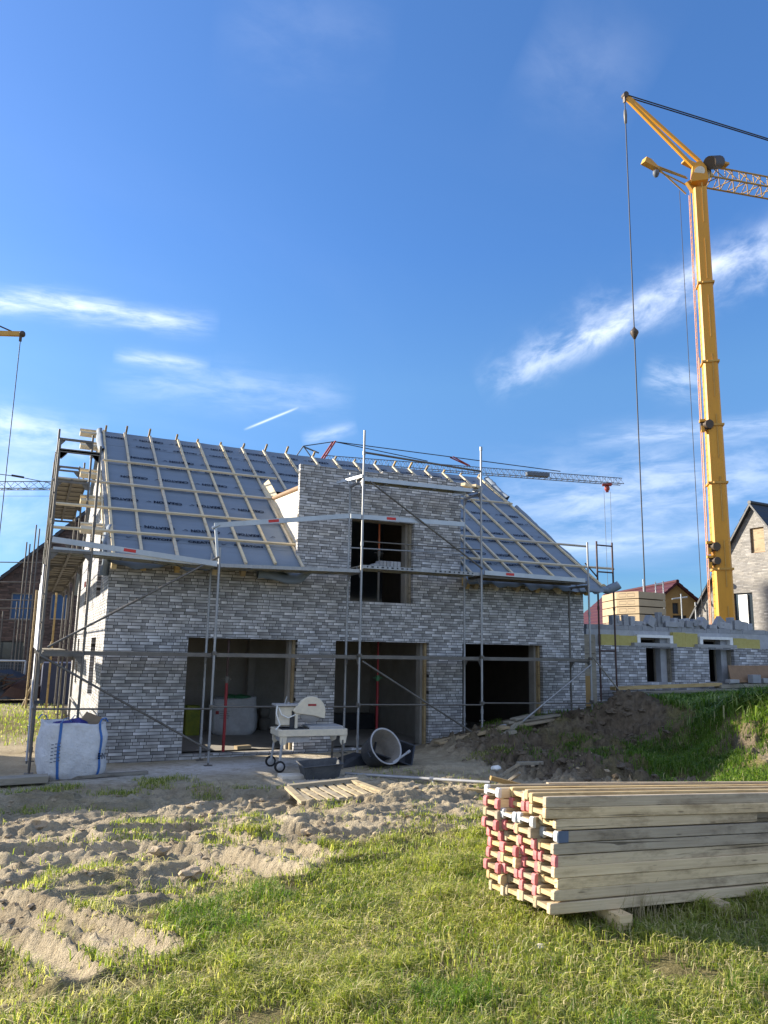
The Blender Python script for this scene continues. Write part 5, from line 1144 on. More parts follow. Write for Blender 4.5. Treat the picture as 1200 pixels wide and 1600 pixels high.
# brown house at the left edge
gable_house('brown_brick_house', 'dark brown brick gable house with blue covered windows behind the left scaffold', (1.7, 22.4, 0), 13.5, 11, 2.55, 9.3, R(0), 'brick_brown', 'tile_dark', .4,
    [(-3.95, 3.15, -3.05, 4.35, 'plaster', 'bluepanel'), (-2.3, 3.2, -1.5, 4.4, 'plaster', 'bluepanel'), (-4.4, .3, -3.2, 2.2, 'tile_dark', 'glass')])
mb = MB(); q = [V((-5.6, 21.95, 2.55-.62)), V((1.7, 21.95, 9.22)), V((1.7, 21.95, 8.9)), V((-5.6, 21.95, 2.55-.98))]
LS = thing('far_scaffold', 'thin scaffold frames in front of the brown brick house', 'scaffold', (-1.6, 21, 0))
for u, t_ in ((42, 847), (47, 850), (57, 820), (62, 826), (5, 955), (27, 940)):
    p = AD(u, t_, 33); tubepart('standard', [(p.x, p.y, .1), p], LS, 'zinc_dim', .03, 6)
for v in (909, 937, 950, 968, 878):
    a, b = AD(-40, v, 33), AD(68, v+1, 33); tubepart('guard_rail', [a, b], LS, 'zinc_dim', .022, 6)
# site fence, container and heap below it
fx = AD(-60, 1033, 29); fb = AD(40, 1033, 29); F1 = thing('site_fence', 'grey mesh construction fence in front of the brown brick house', 'fence', (fx.x, fx.y, 0))
mb = MB(); zt = fb.z; P_ = [V((fx.x, fx.y, 0)), V((fb.x, fb.y, 0))]
mb.path([P_[0]+V((0, 0, .15)), P_[0]+V((0, 0, zt)), P_[1]+V((0, 0, zt)), P_[1]+V((0, 0, .15)), P_[0]+V((0, 0, .15))], .035, 6); mb.build('fence_frame', 'alu', F1)
mb = MB()
for k in range(1, 26): p = P_[0].lerp(P_[1], k/26); mb.tube(p+V((0, 0, .15)), p+V((0, 0, zt)), .008, 4, caps=False)
for k in range(1, 10): mb.tube(P_[0]+V((0, 0, .15+k*(zt-.15)/10)), P_[1]+V((0, 0, .15+k*(zt-.15)/10)), .008, 4, caps=False)
mb.build('wire_mesh', 'lattice', F1)
mb = MB(); a = AD(64, 1078, 27); b = AD(112, 1078, 27); mb.box((a.x, a.y, 0), (b.x+2.5, a.y+2.4, AD(64, 1036, 27).z)); ct = one(mb, 'site_container', 'container', 'dark blue site container seen between the gable scaffold poles', 'container', (a.x, a.y, 0))
for k, (u, v, s, m_) in enumerate(((15, 1072, .9, 'tile_dark'), (30, 1066, .7, 'steel_brown'), (4, 1066, .8, 'crane_dark'))):
    p = AD(u, v, 28); mb = MB(); vs = []
    for q in iv: kk = 1+.5*mnoise.noise(q*1.2+V((k*9, 0, 0))); vs.append((p.x+q.x*s*kk*1.3, p.y+q.y*s*kk, .15+max(0, q.z)*s*kk*1.1))
    mb.add(vs, jf)
    for j in range(4): a_ = j*1.7+k; mb.bar((p.x-.5, p.y-s*.8, .5+.12*j), (p.x+.5*math.cos(a_), p.y-s, .9+.14*math.sin(a_)), .06, .05)
    one(mb, 'rubble_heap', m_, ('dark scrap heap behind the fence at the left edge', 'brown scrap heap beside the fence end by the scaffold', 'black scrap heap furthest left behind the fence')[k], 'heap', (p.x, p.y, 0), 'scrap heaps behind the fence')
# row neighbour just outside the picture on the left, it shades the left foreground
NB = thing('row_house', 'neighbouring brick house standing left of the gable outside the photo', 'house', (-19, 7, -.1))
mb = MB(); mb.prism([(3.6, -.3), (3.6, 4.3), (7.5, 7.95), (10.85, 7.95), (10.85, -.3)], 'x', -26, -13.4); mb.build('wall', 'brick_y', NB)
mb = MB(); mb.prism([(3.3, 4.03), (7.5, 7.98), (10.9, 7.98), (10.9, 8.08), (7.4, 8.08), (3.3, 4.18)], 'x', -26.2, -13.3); mb.build('roof', 'tile_dark', NB)
# ------------------------------------------------------------------ stack of formwork beams
SX, SYF, SZ = 2.06, -11.49, .375
sdir = V((1, .035, -.050)).normalized(); sside = V((-.035, 1, 0)).normalized(); sup = sdir.cross(sside); sup = -sup if sup.z < 0 else sup
SO = V((SX, SYF, SZ))
def stk(a, b, c): return SO+sdir*a+sside*b+sup*c
rank = ('topmost', 'second', 'third', 'fourth', 'fifth', 'sixth', 'seventh', 'eighth', 'ninth', 'lowest')
colname = ('front', 'second', 'third', 'rear')
LH, BW = .0768, .192
fs = [(-.055, 3.9), (-.055, 4.4), (.035, 2.05), (.05, 2.75), (.02, 4.2), (.035, 4.3), (.03, 4.1), (.06, 4.4), (.03, 4.2), (.0, 4.4)]   # start offset and length of the front column, top to bottom
caps = {(3, 0): 'capgrey', (5, 0): 'pink', (7, 0): None, (1, 1): 'pink', (2, 1): 'capgrey', (2, 2): 'capgrey', (1, 2): 'pink', (0, 3): 'capgrey', (1, 3): 'pink', (2, 3): None, (0, 1): None, (0, 2): None, (8, 3): None, (9, 3): None, (8, 2): None, (0, 0): None, (4, 2): None}
def beam_shape(L, capm, root, worn):
    """one beam lying on its side: two upright flanges joined by a flat web"""
    o = []; hw = .097
    for s in (-1, 1):
        mb = MB(); y0, y1 = (s*hw, s*(hw-.04)); e = .012*worn
        a = [V((0, y0, -.0365)), V((0, y1, -.0365)), V((0, y1, .0365)), V((0, y0, .0365))]
        xs = [0, .03, L-.03, L]; vs = []
        for i, x in enumerate(xs):
            k = (1-.25*worn) if i in (0, 3) else 1
            vs += [V((x, y0, -.0365*k)), V((x, y1, -.0365*k)), V((x, y1, .0365*k)), V((x, y0, .0365*k))]
        ff = [(0, 1, 2, 3), (15, 14, 13, 12)]+[(4*i+j, 4*i+4+j, 4*i+4+(j+1) % 4, 4*i+(j+1) % 4) for i in range(3) for j in range(4)]
        mb.add(vs, ff); q = mb.build('flange', 'beam_grey' if s < 0 else 'beam', None, None, .004); q.parent = root
    mb = MB(); mb.box((.006, -hw+.039, -.0145), (L-.006, hw-.039, .0145)); q = mb.build('web', 'beam'); q.parent = root
    if capm:
        for s in (-1, 1):
            mb = MB(); y0, y1 = s*(hw+.0015), s*(hw-.0425)
            pr = [(-.004, -.028), (-.006, 0), (-.004, .028), (.006, .0372), (.022, .0372), (.026, .033), (.026, -.033), (.022, -.0372), (.006, -.0372)]
            n_ = len(pr); vs = [(x, y0, z) for x, z in pr]+[(x, y1, z) for x, z in pr]
            mb.add(vs, [tuple(range(n_)), tuple(range(n_, 2*n_))[::-1]]+[(i, (i+1) % n_, n_+(i+1) % n_, n_+i) for i in range(n_)])
            q = mb.build('end_cap', capm, None, None, .003); q.parent = root
        if capm == 'capgrey':
            mb = MB(); mb.box((-.008, -hw+.047, -.010), (.05, hw-.047, .010)); q = mb.build('end_cap', capm); q.parent = root
protos = {}
BR = Matrix((sdir, sside, sup)).transposed().to_euler()
for k in range(4):
    for l in range(10):
        if (l, k) == (0, 2): pass
        z = (9-l)*LH+.040+.004*math.sin(k*3+l)-.012*k; off, L = fs[l] if k == 0 else (.03+.02*math.sin(l*5+k*9)+(-.03 if l < 4 else .03*(l > 7))-.015*k, 4.4 if (k+l) % 3 else 3.9)
        if k and l in (0, 1): off += (.06, .10, -.02)[k-1]
        cm = caps.get((l, k), 'pink' if k > 0 and 1 <= l < 9 and (l*3+k*5) % 7 else None)
        worn = 1 if (l in (7, 8) and k in (0, 3)) or (l == 2) else .3
        if k == 3 and l == 0: L = 4.2
        lab = '%s formwork beam of the %s row in the stack, %s' % (rank[l]+(' from the top' if 0 < l < 9 else ''), colname[k], {'pink': 'with red end caps', 'capgrey': 'with pale metal end caps', None: 'with bare wooden ends'}[cm])
        key = (L, cm, worn)
        if key not in protos:
            r_ = thing('formwork_beam', lab, 'beam', stk(off, BW*(k+.5), z), 'formwork beams in the stack'); beam_shape(L, cm, r_, worn); protos[key] = r_
        else:
            r_ = copy_tree(protos[key], stk(off, BW*(k+.5)+.006*math.sin(l*7+k), z)); r_['label'] = lab
        r_.rotation_euler = Euler((BR.x+.02*math.sin(l*3+k), BR.y, BR.z+.006*math.sin(l*4+k*2)))
        if k == 0 and l == 3: [ch for ch in r_.children if ch.name.startswith('end_cap')]
mb = MB(); a = stk(.052, -.0045, 6*LH+.042); mb.bar(a, a+sdir*.09, .006, .076, sup); one(mb, 'paint_patch', 'bluepaint', 'slate blue metal sleeve on the front end of a stacked beam', 'sleeve', a)
for i, (u, v, w) in enumerate(((930, 1432, .24), (1098, 1416, .20))):
    p = AZ(u, v, .24); mb = MB(); zt = (SO+sdir*((p.x-SX)/sdir.x)).z; mb.bar((p.x, SYF-.10, .27), (p.x+.02, SYF+1.0, .27), .11, max(.1, (zt-.27)*2-.004)); one(mb, 'support_timber', 'beam_grey', ('square timber under the left end of the beam stack', 'square timber under the middle of the beam stack')[i], 'timber', (p.x, SYF, .2), 'timbers under the beam stack')
mb = MB(); p = stk(1.2, .3, 9.9*LH+.01); mb.bar(stk(.35, .5, 10*LH+.012), stk(3.6, .46, 10*LH+.008), .03, .01, sup); one(mb, 'lath', 'beam_grey', 'thin lath lying on top of the beam stack', 'lath', p)

# ------------------------------------------------------------------ things in front of the house
gz = lambda x, y: float(ground(x, y))
# big bags
def bigbag(name, label, c, w, d, h, yaw, lean=0., full=True, loops=True):
    T = thing(name, label, 'big bag', c); T.rotation_euler = (0, 0, yaw)
    n_ = 48; rows_ = 22; vs = []
    for j in range(rows_+1):
        t = j/rows_; bul = 1+.06*math.sin(math.pi*min(1, t*1.1))-.05*t
        for i in range(n_):
            a = 2*math.pi*(i+.5)/n_; ca, sa = math.cos(a), math.sin(a); e = 3.4+1.5*t
            r_ = 1/((abs(ca)**e+abs(sa)**e)**(1/e)); p = V((ca*r_*w/2, sa*r_*d/2, 0))*bul
            if t < .12: p *= .88+.12*(t/.12)**.5
            nn = mnoise.noise(V((p.x*3+c[0]*5, p.y*3, t*3.2)))*.055+mnoise.noise(V((p.x*8, p.y*8, t*7+c[0])))*.022
            p *= 1+nn*1.3; z = h*t*(1+.05*mnoise.noise(V((p.x*2.5, p.y*2.5, 7)))*(t > .5))+lean*p.x*t
            vs.append(V((p.x+lean*.3*t, p.y, z)))
    ff = [(j*n_+i, j*n_+(i+1) % n_, (j+1)*n_+(i+1) % n_, (j+1)*n_+i) for j in range(rows_) for i in range(n_)]
    rim = len(vs)-n_; b = len(vs)
    for i in range(n_): q = vs[rim+i]; vs.append(V((q.x*.96, q.y*.96, q.z-.015)))
    for i in range(n_): q = vs[rim+i]; vs.append(V((q.x*.88, q.y*.88, q.z-.14)))
    for i in range(n_): ff += [(rim+i, rim+(i+1) % n_, b+(i+1) % n_, b+i), (b+i, b+(i+1) % n_, b+n_+(i+1) % n_, b+n_+i)]
    vs.append(V((0, 0, h-.12))); ff += [(b+n_+i, b+n_+(i+1) % n_, len(vs)-1) for i in range(n_)]
    mb = MB(); mb.add(vs, ff, True); o = mb.build('sack', 'bag'); o.parent = T
    surf = lambda i, j: vs[j*n_+i % n_]
    if loops:
        for ii in (int(n_*.625)+1, int(n_*.875)-2, int(n_*.125)+2, int(n_*.375)-2):
            mb = MB()
            for j in range(1, rows_):
                p, q = surf(ii, j), surf(ii, j+1); s_ = (surf(ii+1, j)-surf(ii-1, j)).normalized()*.022; o_ = V((p.x, p.y, 0)).normalized()*.007
                mb.add([p-s_+o_, p+s_+o_, q+s_+o_, q-s_+o_], [(0, 1, 2, 3)])
            p = surf(ii, rows_); s_ = (surf(ii+1, rows_)-surf(ii-1, rows_)).normalized(); pts = [p, p+s_*.03+V((0, 0, .07)), p+s_*.10+V((0, 0, .09)), p+s_*.15+V((0, 0, .02))]
            for a_, b_ in zip(pts, pts[1:]): mb.bar(a_, b_, .008, .045, s_.cross(V((0, 0, 1))))
            o = mb.build('strap', 'strap'); o.parent = T
    return T, surf, n_, rows_
T, sf, n_, rw = bigbag('big_bag', 'grubby white woven big bag with blue straps, full of waste, under the left scaffold', (-.50, -1.52, gz(-.5, -1.5)-.02), 1.0, .95, .92, R(12), -.03)
mb = MB()
for k, (x, y, s) in enumerate(((-.15, -.1, .17), (.02, .0, .2), (-.22, .1, .14))):
    vs = [V((x+q.x*s*(1+.5*mnoise.noise(q*2+V((k, 0, 0)))), y+q.y*s, .82+q.z*s*.7*(1+.6*mnoise.noise(q*3)))) for q in iv]; mb.add(vs, jf)
o = mb.build('waste_foil', 'bluebag'); o.parent = T
mb = MB(); mb.cbox((.26, -.05, .93), (.36, .02, .22), Euler((.5, .35, .4))); mb.cbox((.12, .1, .90), (.34, .02, .2), Euler((.9, -.2, .1))); o = mb.build('cardboard', 'card'); o.parent = T
wv2, wf2 = text_mesh('EHN', .13)
def on_bag(T, vs, fs, a0, z0, w, d, sx, m='print', name='lettering'):
    mb = MB(); out = []
    for v in vs: out.append((v.x*sx-.0, 0, v.y))
    mb.add([V((a0+p[0], -d/2*1.075, z0+p[2])) for p in out], fs); o = mb.build(name, m); o.parent = T; return o
on_bag(T, wv2, wf2, .285, .34, 1, .985, .46)
mb = MB()
for k in range(6):
    for j in range(3): mb.add([V((-.47+.055*j, -.532-.001*k, .60-.055*k+.01*j)), V((-.43+.055*j, -.532-.001*k, .60-.055*k+.01*j)), V((-.43+.055*j, -.532-.001*k, .615-.055*k+.01*j)), V((-.47+.055*j, -.532-.001*k, .615-.055*k+.01*j))], [(0, 1, 2, 3)])
o = mb.build('lettering', 'lattice'); o.parent = T
T2, *_ = bigbag('big_bag', 'white big bag with green wrappings standing inside the left opening', (3.5, 4.0-.5, 0.0), 1.08, .8, .88, R(-14), .04, loops=False)
mb = MB()
for k, (x, y, s) in enumerate(((-.1, 0, .16), (.15, -.05, .18), (.3, .05, .12))):
    mb.add([V((x+q.x*s*(1+.5*mnoise.noise(q*2+V((k, 0, 0)))), y+q.y*s, .86+q.z*s*.6)) for q in iv], jf)
o = mb.build('wrapping', 'green'); o.parent = T2
mb = MB()
mb.box((-.44, -.452, .5), (-.36, -.449, .58)); o = mb.build('logo', 'prop_red'); o.parent = T2
mb = MB()
for k in range(4): mb.box((-.34, -.452, .57-.055*k), (-.10-.03*(k % 2), -.449, .58-.055*k))
o = mb.build('lettering', 'lattice'); o.parent = T2
# props
def prop(name, label, x, y, z0, z1, mlow, mup, mid=None):
    T = thing(name, label, 'steel prop', (x, y, z0)); zm = z0+(z1-z0)*.55
    mb = MB(); mb.tube((x, y, z0), (x, y, zm), .032, 10); mb.build('outer_tube', mlow, T)
    mb = MB(); mb.tube((x, y, zm), (x, y, z1), .024, 10); mb.build('inner_tube', mup, T)
    mb = MB(); mb.tube((x, y, zm-.05), (x, y, zm+.08), .045, 10); mb.tube((x-.12, y, zm+.02), (x+.12, y, zm+.02), .01, 6); mb.build('collar', mid or 'zinc_dim', T)
    mb = MB(); mb.box((x-.07, y-.07, z0), (x+.07, y+.07, z0+.008)); mb.box((x-.07, y-.07, z1-.008), (x+.07, y+.07, z1)); mb.build('end_plate', 'zinc_dim', T)
    return T
prop('steel_prop', 'dark red steel prop standing in the left opening before the white bag', 2.50, .18, 0, 2.61, 'prop_red', 'steel_brown')
prop('steel_prop', 'red steel prop with green collar inside the middle opening', 6.35, 1.1, 0, 2.61, 'prop_red', 'prop_red', 'green')
prop('steel_prop', 'orange steel prop standing in the dormer window', 6.10, .6, 3.0, 5.5, 'zinc_dim', 'orange')
mb = MB(); p = V((2.2, 2.9, 0)); mb.box((2.28, 3.3, 0.0), (2.62, 3.6, .62)); mb.box((2.30, 3.28, .64), (2.60, 3.62, .7)); one(mb, 'plastic_bin', 'hi_vis', 'tall yellow green bin at the left edge inside the left opening', 'bin', p)
mb = MB(); mb.lathe([(0, 0), (.13, 0), (.16, .28), (.165, .30), (.15, .30), (.12, .03), (0, .03)], (4.45, 4.1, 0), 18); mb.lathe([(0, .3), (.12, .3), (.15, .55), (.14, .55), (0, .5)], (4.45, 4.1, 0), 18); one(mb, 'bucket', 'mortar', 'pair of stacked grey buckets beside the white bag indoors', 'bucket', (4.45, 4.1, 0))
mb = MB(); mb.cbox((3.0, .55, .035), (.34, .14, .07), Euler((0, 0, .3))); one(mb, 'offcut_block', 'pine_dim', 'small wooden offcut on the sunny floor inside the left opening', 'offcut', (3.0, .55, 0))
mb = MB(); mb.cbox((6.6, 3.9, .2), (1.6, .5, .4)); one(mb, 'board_heap', 'tile_dark', 'dark heap of boards at the back of the middle opening', 'boards', (6.6, 3.9, 0))
# masonry saw
sx0, sy0 = 3.58, -1.98; g0 = gz(sx0, sy0)
SW = thing('masonry_saw', 'cream masonry bench saw with round blade guard on wheeled legs before the brick pier', 'saw', (sx0, sy0, g0)); SW.rotation_euler = (0, 0, R(-3))
def sp_(mb, nm, m, bevel=0): o = mb.build(nm, m, None, None, bevel); o.parent = SW; return o
TZ = .70
mb = MB(); mb.box((-.60, -.30, TZ-.005), (.62, .30, TZ+.02)); mb.box((-.62, -.325, TZ-.09), (.64, -.30, TZ+.03)); mb.box((-.62, .30, TZ-.09), (.64, .325, TZ+.03)); mb.box((-.645, -.325, TZ-.09), (-.62, .325, TZ+.03)); mb.box((.64, -.325, TZ-.09), (.665, .325, TZ+.03)); sp_(mb, 'table_frame', 'saw', .006)
mb = MB(); mb.box((-.55, -.27, TZ-.20), (-.05, .27, TZ-.09)); sp_(mb, 'water_tray', 'dusty')
mb = MB(); mb.box((-.05, -.26, TZ+.045), (.60, .24, TZ+.075)); mb.box((-.05, -.262, TZ+.022), (.60, -.235, TZ+.045)); mb.box((-.05, .22, TZ+.022), (.60, .24, TZ+.045)); sp_(mb, 'sliding_table', 'dusty', .004)
mb = MB(); mb.box((-.55, -.28, TZ+.022), (-.08, .25, TZ+.030)); sp_(mb, 'rubber_mat', 'black')
for x in (-.56, .58):
    for y in (-.29, .29):
        mb = MB(); mb.prism([(x-.05, TZ-.09), (x+.08, TZ-.09), (x+.06, TZ-.22), (x-.02, TZ-.26), (x-.05, TZ-.2)], 'y', y-.02, y+.02); sp_(mb, 'leg_bracket', 'saw')
        mb = MB(); fx_ = x-.05 if x < 0 else x; mb.bar((x+.0, y, TZ-.12), (fx_, y*1.12, .10 if x < 0 else .0), .034, .034); sp_(mb, 'leg', 'dusty' if x < 0 else 'zinc_dim')
for y in (-.36, .36):
    mb = MB(); q = Euler((math.pi/2, 0, 0)).to_matrix(); mb.lathe([(0, -.02), (.05, -.025), (.05, -.025), (.085, -.028), (.10, -.015), (.10, .015), (.085, .028), (0, .02)], (-.61, y, .10), 20, q); w = sp_(mb, 'wheel', 'rubber')
    mb = MB(); mb.lathe([(0, -.034), (.025, -.034), (.03, -.030), (.062, -.030), (.066, -.026)], (-.61, y, .10), 16, q); mb.lathe([(.066, .026), (.062, .030), (0, .034)], (-.61, y, .10), 16, q); o = mb.build('hub', 'dusty'); o.parent = w
q = Euler((math.pi/2, 0, 0)).to_matrix(); bc = V((.02, -.06, TZ+.33))
pts = [(math.cos(a)*.255, math.sin(a)*.255) for a in np.linspace(R(200), R(-12), 26)]
pts = [(-.36, -.02), (-.33, .06)]+[p for p in pts if True]+[(.25, -.09), (-.1, -.02)]
pts = [(-.36, .02), (-.26, .13)]+[(math.cos(a)*.275, math.sin(a)*.275) for a in np.linspace(R(145), R(8), 20)]+[(.275, .0), (.265, -.13), (.05, -.075), (-.30, -.03)]
mb = MB(); mb.prism([(bc.x+x, bc.z+z) for x, z in pts], 'y', bc.y-.045, bc.y+.045); sp_(mb, 'blade_guard', 'saw', .008)
mb = MB(); mb.lathe([(0, -.004), (.215, -.004), (.215, .004), (0, .004)], bc, 40, q); sp_(mb, 'blade', 'dusty')
mb = MB(); mb.lathe([(0, -.062), (.05, -.062), (.075, -.05), (.085, -.047)], bc, 24, q); mb.lathe([(0, -.075), (.02, -.075), (.03, -.06)], bc, 12, q); sp_(mb, 'blade_flange', 'dusty')
mb = MB(); mb.box((bc.x-.07, bc.y-.0475, bc.z+.10), (bc.x+.09, bc.y-.045, bc.z+.14)); sp_(mb, 'name_plate', 'prop_red')
mb = MB(); mb.box((-.58, -.05, TZ+.08), (-.24, .24, TZ+.42)); sp_(mb, 'motor_housing', 'saw', .012)
mb = MB(); mb.box((-.38, -.054, TZ+.04), (-.27, -.05, TZ+.24)); mb.cbox((-.32, -.053, TZ+.30), (.05, .006, .09)); sp_(mb, 'vent', 'black')
mb = MB(); mb.box((-.66, -.10, TZ+.43), (-.16, .24, TZ+.465)); sp_(mb, 'top_plate', 'dusty', .004)
mb = MB(); mb.bar((-.26, -.06, TZ+.03), (-.26, -.06, TZ+.45), .06, .05); mb.bar((-.26, -.06, TZ+.30), (.0, -.06, TZ+.34), .05, .07); sp_(mb, 'swing_arm', 'saw', .004)
mb = MB(); mb.path([V(p) for p in ((-.64, -.12, TZ+.44), (-.66, -.14, TZ+.30), (-.58, -.14, TZ+.10), (-.66, -.15, TZ+.02), (-.58, -.16, TZ-.02))], .013, 6); mb.path([V(p) for p in ((-.60, -.06, TZ+.42), (-.55, -.1, TZ+.28), (-.42, -.1, TZ+.22), (-.28, -.1, TZ+.28))], .011, 6); sp_(mb, 'hose', 'white')
mb = MB(); mb.tube((-.46, .05, TZ+.46), (-.42, .05, TZ+.60), .012, 6); mb.tube((-.40, 0, TZ+.46), (-.40, 0, TZ+.50), .02, 8); sp_(mb, 'handle', 'dusty')
# trough
tx, ty = 3.46, -3.02; tz = gz(tx, ty)
TG = thing('mortar_trough', 'rectangular black mortar trough with a dried grey rim on the ground below the saw', 'trough', (tx, ty, tz)); TG.rotation_euler = (R(5), R(-3), R(-4))
mb = MB()
def taper(mb, w0, d0, w1, d1, z0, z1, t):
    r4 = lambda w, d, z: [V((-w/2, -d/2, z)), V((w/2, -d/2, z)), V((w/2, d/2, z)), V((-w/2, d/2, z))]
    vs = r4(w0, d0, z0)+r4(w1, d1, z1)+r4(w1+.05, d1+.05, z1+.005)+r4(w1+.05, d1+.05, z1+.02)+r4(w1-.01, d1-.01, z1+.02)+r4(w0-t, d0-t, z0+.02)
    ff = [(3, 2, 1, 0), (20, 21, 22, 23)]+[(4*i+j, 4*i+(j+1) % 4, 4*i+4+(j+1) % 4, 4*i+4+j) for i in range(5) for j in range(4)]
    mb.add(vs, ff)
taper(mb, .56, .36, .68, .46, 0, .26, .02); o = mb.build('tub_shell', 'tubblack', None, None, .008); o.parent = TG
mb = MB(); mb.add([(-.29, -.19, .10), (.29, -.19, .10), (.29, .19, .10), (-.29, .19, .10)], [(0, 1, 2, 3)]); o = mb.build('mortar_film', 'mortar'); o.parent = TG
mb = MB(); p = AZ(455, 1212, -.02); mb.cbox((p.x, p.y, gz(p.x, p.y)+.03), (.42, .24, .07), Euler((.05, .04, .1))); one(mb, 'pale_block', 'cream', 'pale flat stone block lying left of the black trough', 'block', (p.x, p.y, gz(p.x, p.y)), None, .01)
# round tub tipped on its side and a second black tub behind
ux, uy = 4.86, -2.42; uz = gz(ux, uy)
UT = thing('round_tub', 'round black mortar tub tipped over, its crusted inside facing the camera', 'tub', (ux, uy, uz+.30)); UT.rotation_euler = (R(62), R(-14), R(22))
mb = MB(); mb.lathe([(0, -.26), (.25, -.26), (.27, -.24), (.325, .16), (.35, .18), (.35, .20), (.325, .20)], (0, 0, 0), 36); o = mb.build('tub_shell', 'tubblack'); o.parent = UT
mb = MB(); mb.lathe([(.325, .201), (.312, .18), (.262, -.225), (.24, -.24), (0, -.24)], (0, 0, 0), 36); o = mb.build('mortar_crust', 'mortar'); o.parent = UT
mb = MB(); mb.lathe([(.322, .195), (.352, .197), (.355, .210), (.340, .218), (.322, .205)], (0, 0, 0), 36); o = mb.build('rim', 'dusty'); o.parent = UT
for s in (-1, 1):
    mb = MB(); mb.path([V((s*.345, -.06, .12)), V((s*.40, -.05, .13)), V((s*.40, .05, .13)), V((s*.345, .06, .12))], .012, 6); o = mb.build('handle', 'black'); o.parent = UT
T3 = thing('black_tub', 'second black tub lying behind the tipped round tub', 'tub', (5.25, -2.05, gz(5.25, -2.05)+.10)); T3.rotation_euler = (R(40), R(18), R(-20))
mb = MB(); taper(mb, .60, .40, .74, .50, -.02, .26, .02); o = mb.build('tub_shell', 'black', None, None, .008); o.parent = T3
T4 = thing('black_tub', 'upside down black tub between the trough and the tipped round tub', 'tub', (4.42, -1.98, gz(4.42, -1.98)-.02)); T4.rotation_euler = (0, 0, R(14))
mb = MB(); vs = [(-.32, -.2, .02), (.32, -.2, .02), (.32, .2, .02), (-.32, .2, .02), (-.16, -.12, .17), (.22, -.14, .24), (.22, .14, .24), (-.16, .12, .17)]; mb.add(vs, [(3, 2, 1, 0), (4, 5, 6, 7), (0, 1, 5, 4), (1, 2, 6, 5), (2, 3, 7, 6), (3, 0, 4, 7)]); o = mb.build('tub_shell', 'black', None, None, .01); o.parent = T4
mb = MB(); mb.tube((5.0, -2.70, gz(5, -2.7)+.10), (5.36, -2.55, gz(5.36, -2.55)+.24), .022, 8); mb.tube((5.36, -2.55, gz(5.36, -2.55)+.24), (5.44, -2.50, gz(5.4, -2.5)+.26), .03, 8); one(mb, 'tool_handle', 'dusty', 'pale tool handle sticking out under the tipped tub', 'tool', (5, -2.7, uz))
# pipe
pp = [AZ(540, 1206, -.02), AZ(600, 1208, .0), AZ(680, 1215, .01), AZ(766, 1226, .03)]; pp = [V((p.x, p.y, gz(p.x, p.y)+.045)) for p in pp]
PI_ = thing('drain_pipe', 'long grey metal pipe lying on the sand in front of the tubs', 'pipe', pp[0])
mb = MB(); mb.path([pp[0], V((pp[-1].x, pp[-1].y, max(pp[-1].z, .06)))], .028, 10); mb.build('tube', 'pipe', PI_)
m_ = pp[0].lerp(V((pp[-1].x, pp[-1].y, max(pp[-1].z, .06))), .62); mb = MB(); mb.tube(m_+V((-.03, .02, 0)), m_+V((.03, -.02, 0)), .04, 10); mb.tube(m_, m_+V((0, -.05, -.06)), .02, 8); mb.build('coupling', 'zinc', PI_)
# pallet
pa, pb, pc_, pd = AZ(452, 1236, .06), AZ(563, 1227, .06), AZ(594, 1250, .06), AZ(486, 1256, .06)
pzz = max(gz((pa.x+pc_.x)/2, (pa.y+pc_.y)/2), .02)-.03
PT = thing('wooden_pallet', 'weathered wooden pallet lying on the sand in front of the saw', 'pallet', ((pa.x+pc_.x)/2, (pa.y+pc_.y)/2, pzz)); PT.rotation_euler = (R(3), R(-2), math.atan2(pb.y-pa.y, pb.x-pa.x)+R(-2))
for i, y in enumerate((-.36, 0, .36)):
    mb = MB(); mb.box((-.54, y-.045, .0), (.54, y+.045, .02)); o = mb.build('bottom_board', 'pallet'); o.parent = PT
    for x in (-.47, 0, .47):
        mb = MB(); mb.box((x-.07, y-.045, .0205), (x+.07, y+.045, .10)); o = mb.build('spacer_block', 'pallet'); o.parent = PT
for x in (-.47, 0, .47): pass
for y in (-.38, .38):
    mb = MB(); mb.box((-.56, y-.05, .1005), (.56, y+.05, .122)); o = mb.build('stringer_board', 'pallet'); o.parent = PT
mb = MB(); mb.box((-.56, -.05, .1005), (.56, .05, .122)); o = mb.build('stringer_board', 'pallet'); o.parent = PT
for i in range(8):
    x = -.50+i*.143; mb = MB(); mb.cbox((x, .0, .134), (.088, .84, .02), Euler((0, 0, .03*math.sin(i*3)))); o = mb.build('top_board', 'pallet'); o.parent = PT
mb = MB(); mb.bar((-.54, .40, .165), (.56, .37, .165), .09, .05); o = mb.build('edge_board', 'plank_grey'); o.parent = PT
mb = MB(); mb.bar((.46, .35, .16), (.58, -.40, .15), .08, .04); o = mb.build('edge_board', 'pallet'); o.parent = PT
mb = MB(); mb.bar((-.56, .38, .16), (-.60, -.36, .12), .09, .04); o = mb.build('edge_board', 'pallet'); o.parent = PT
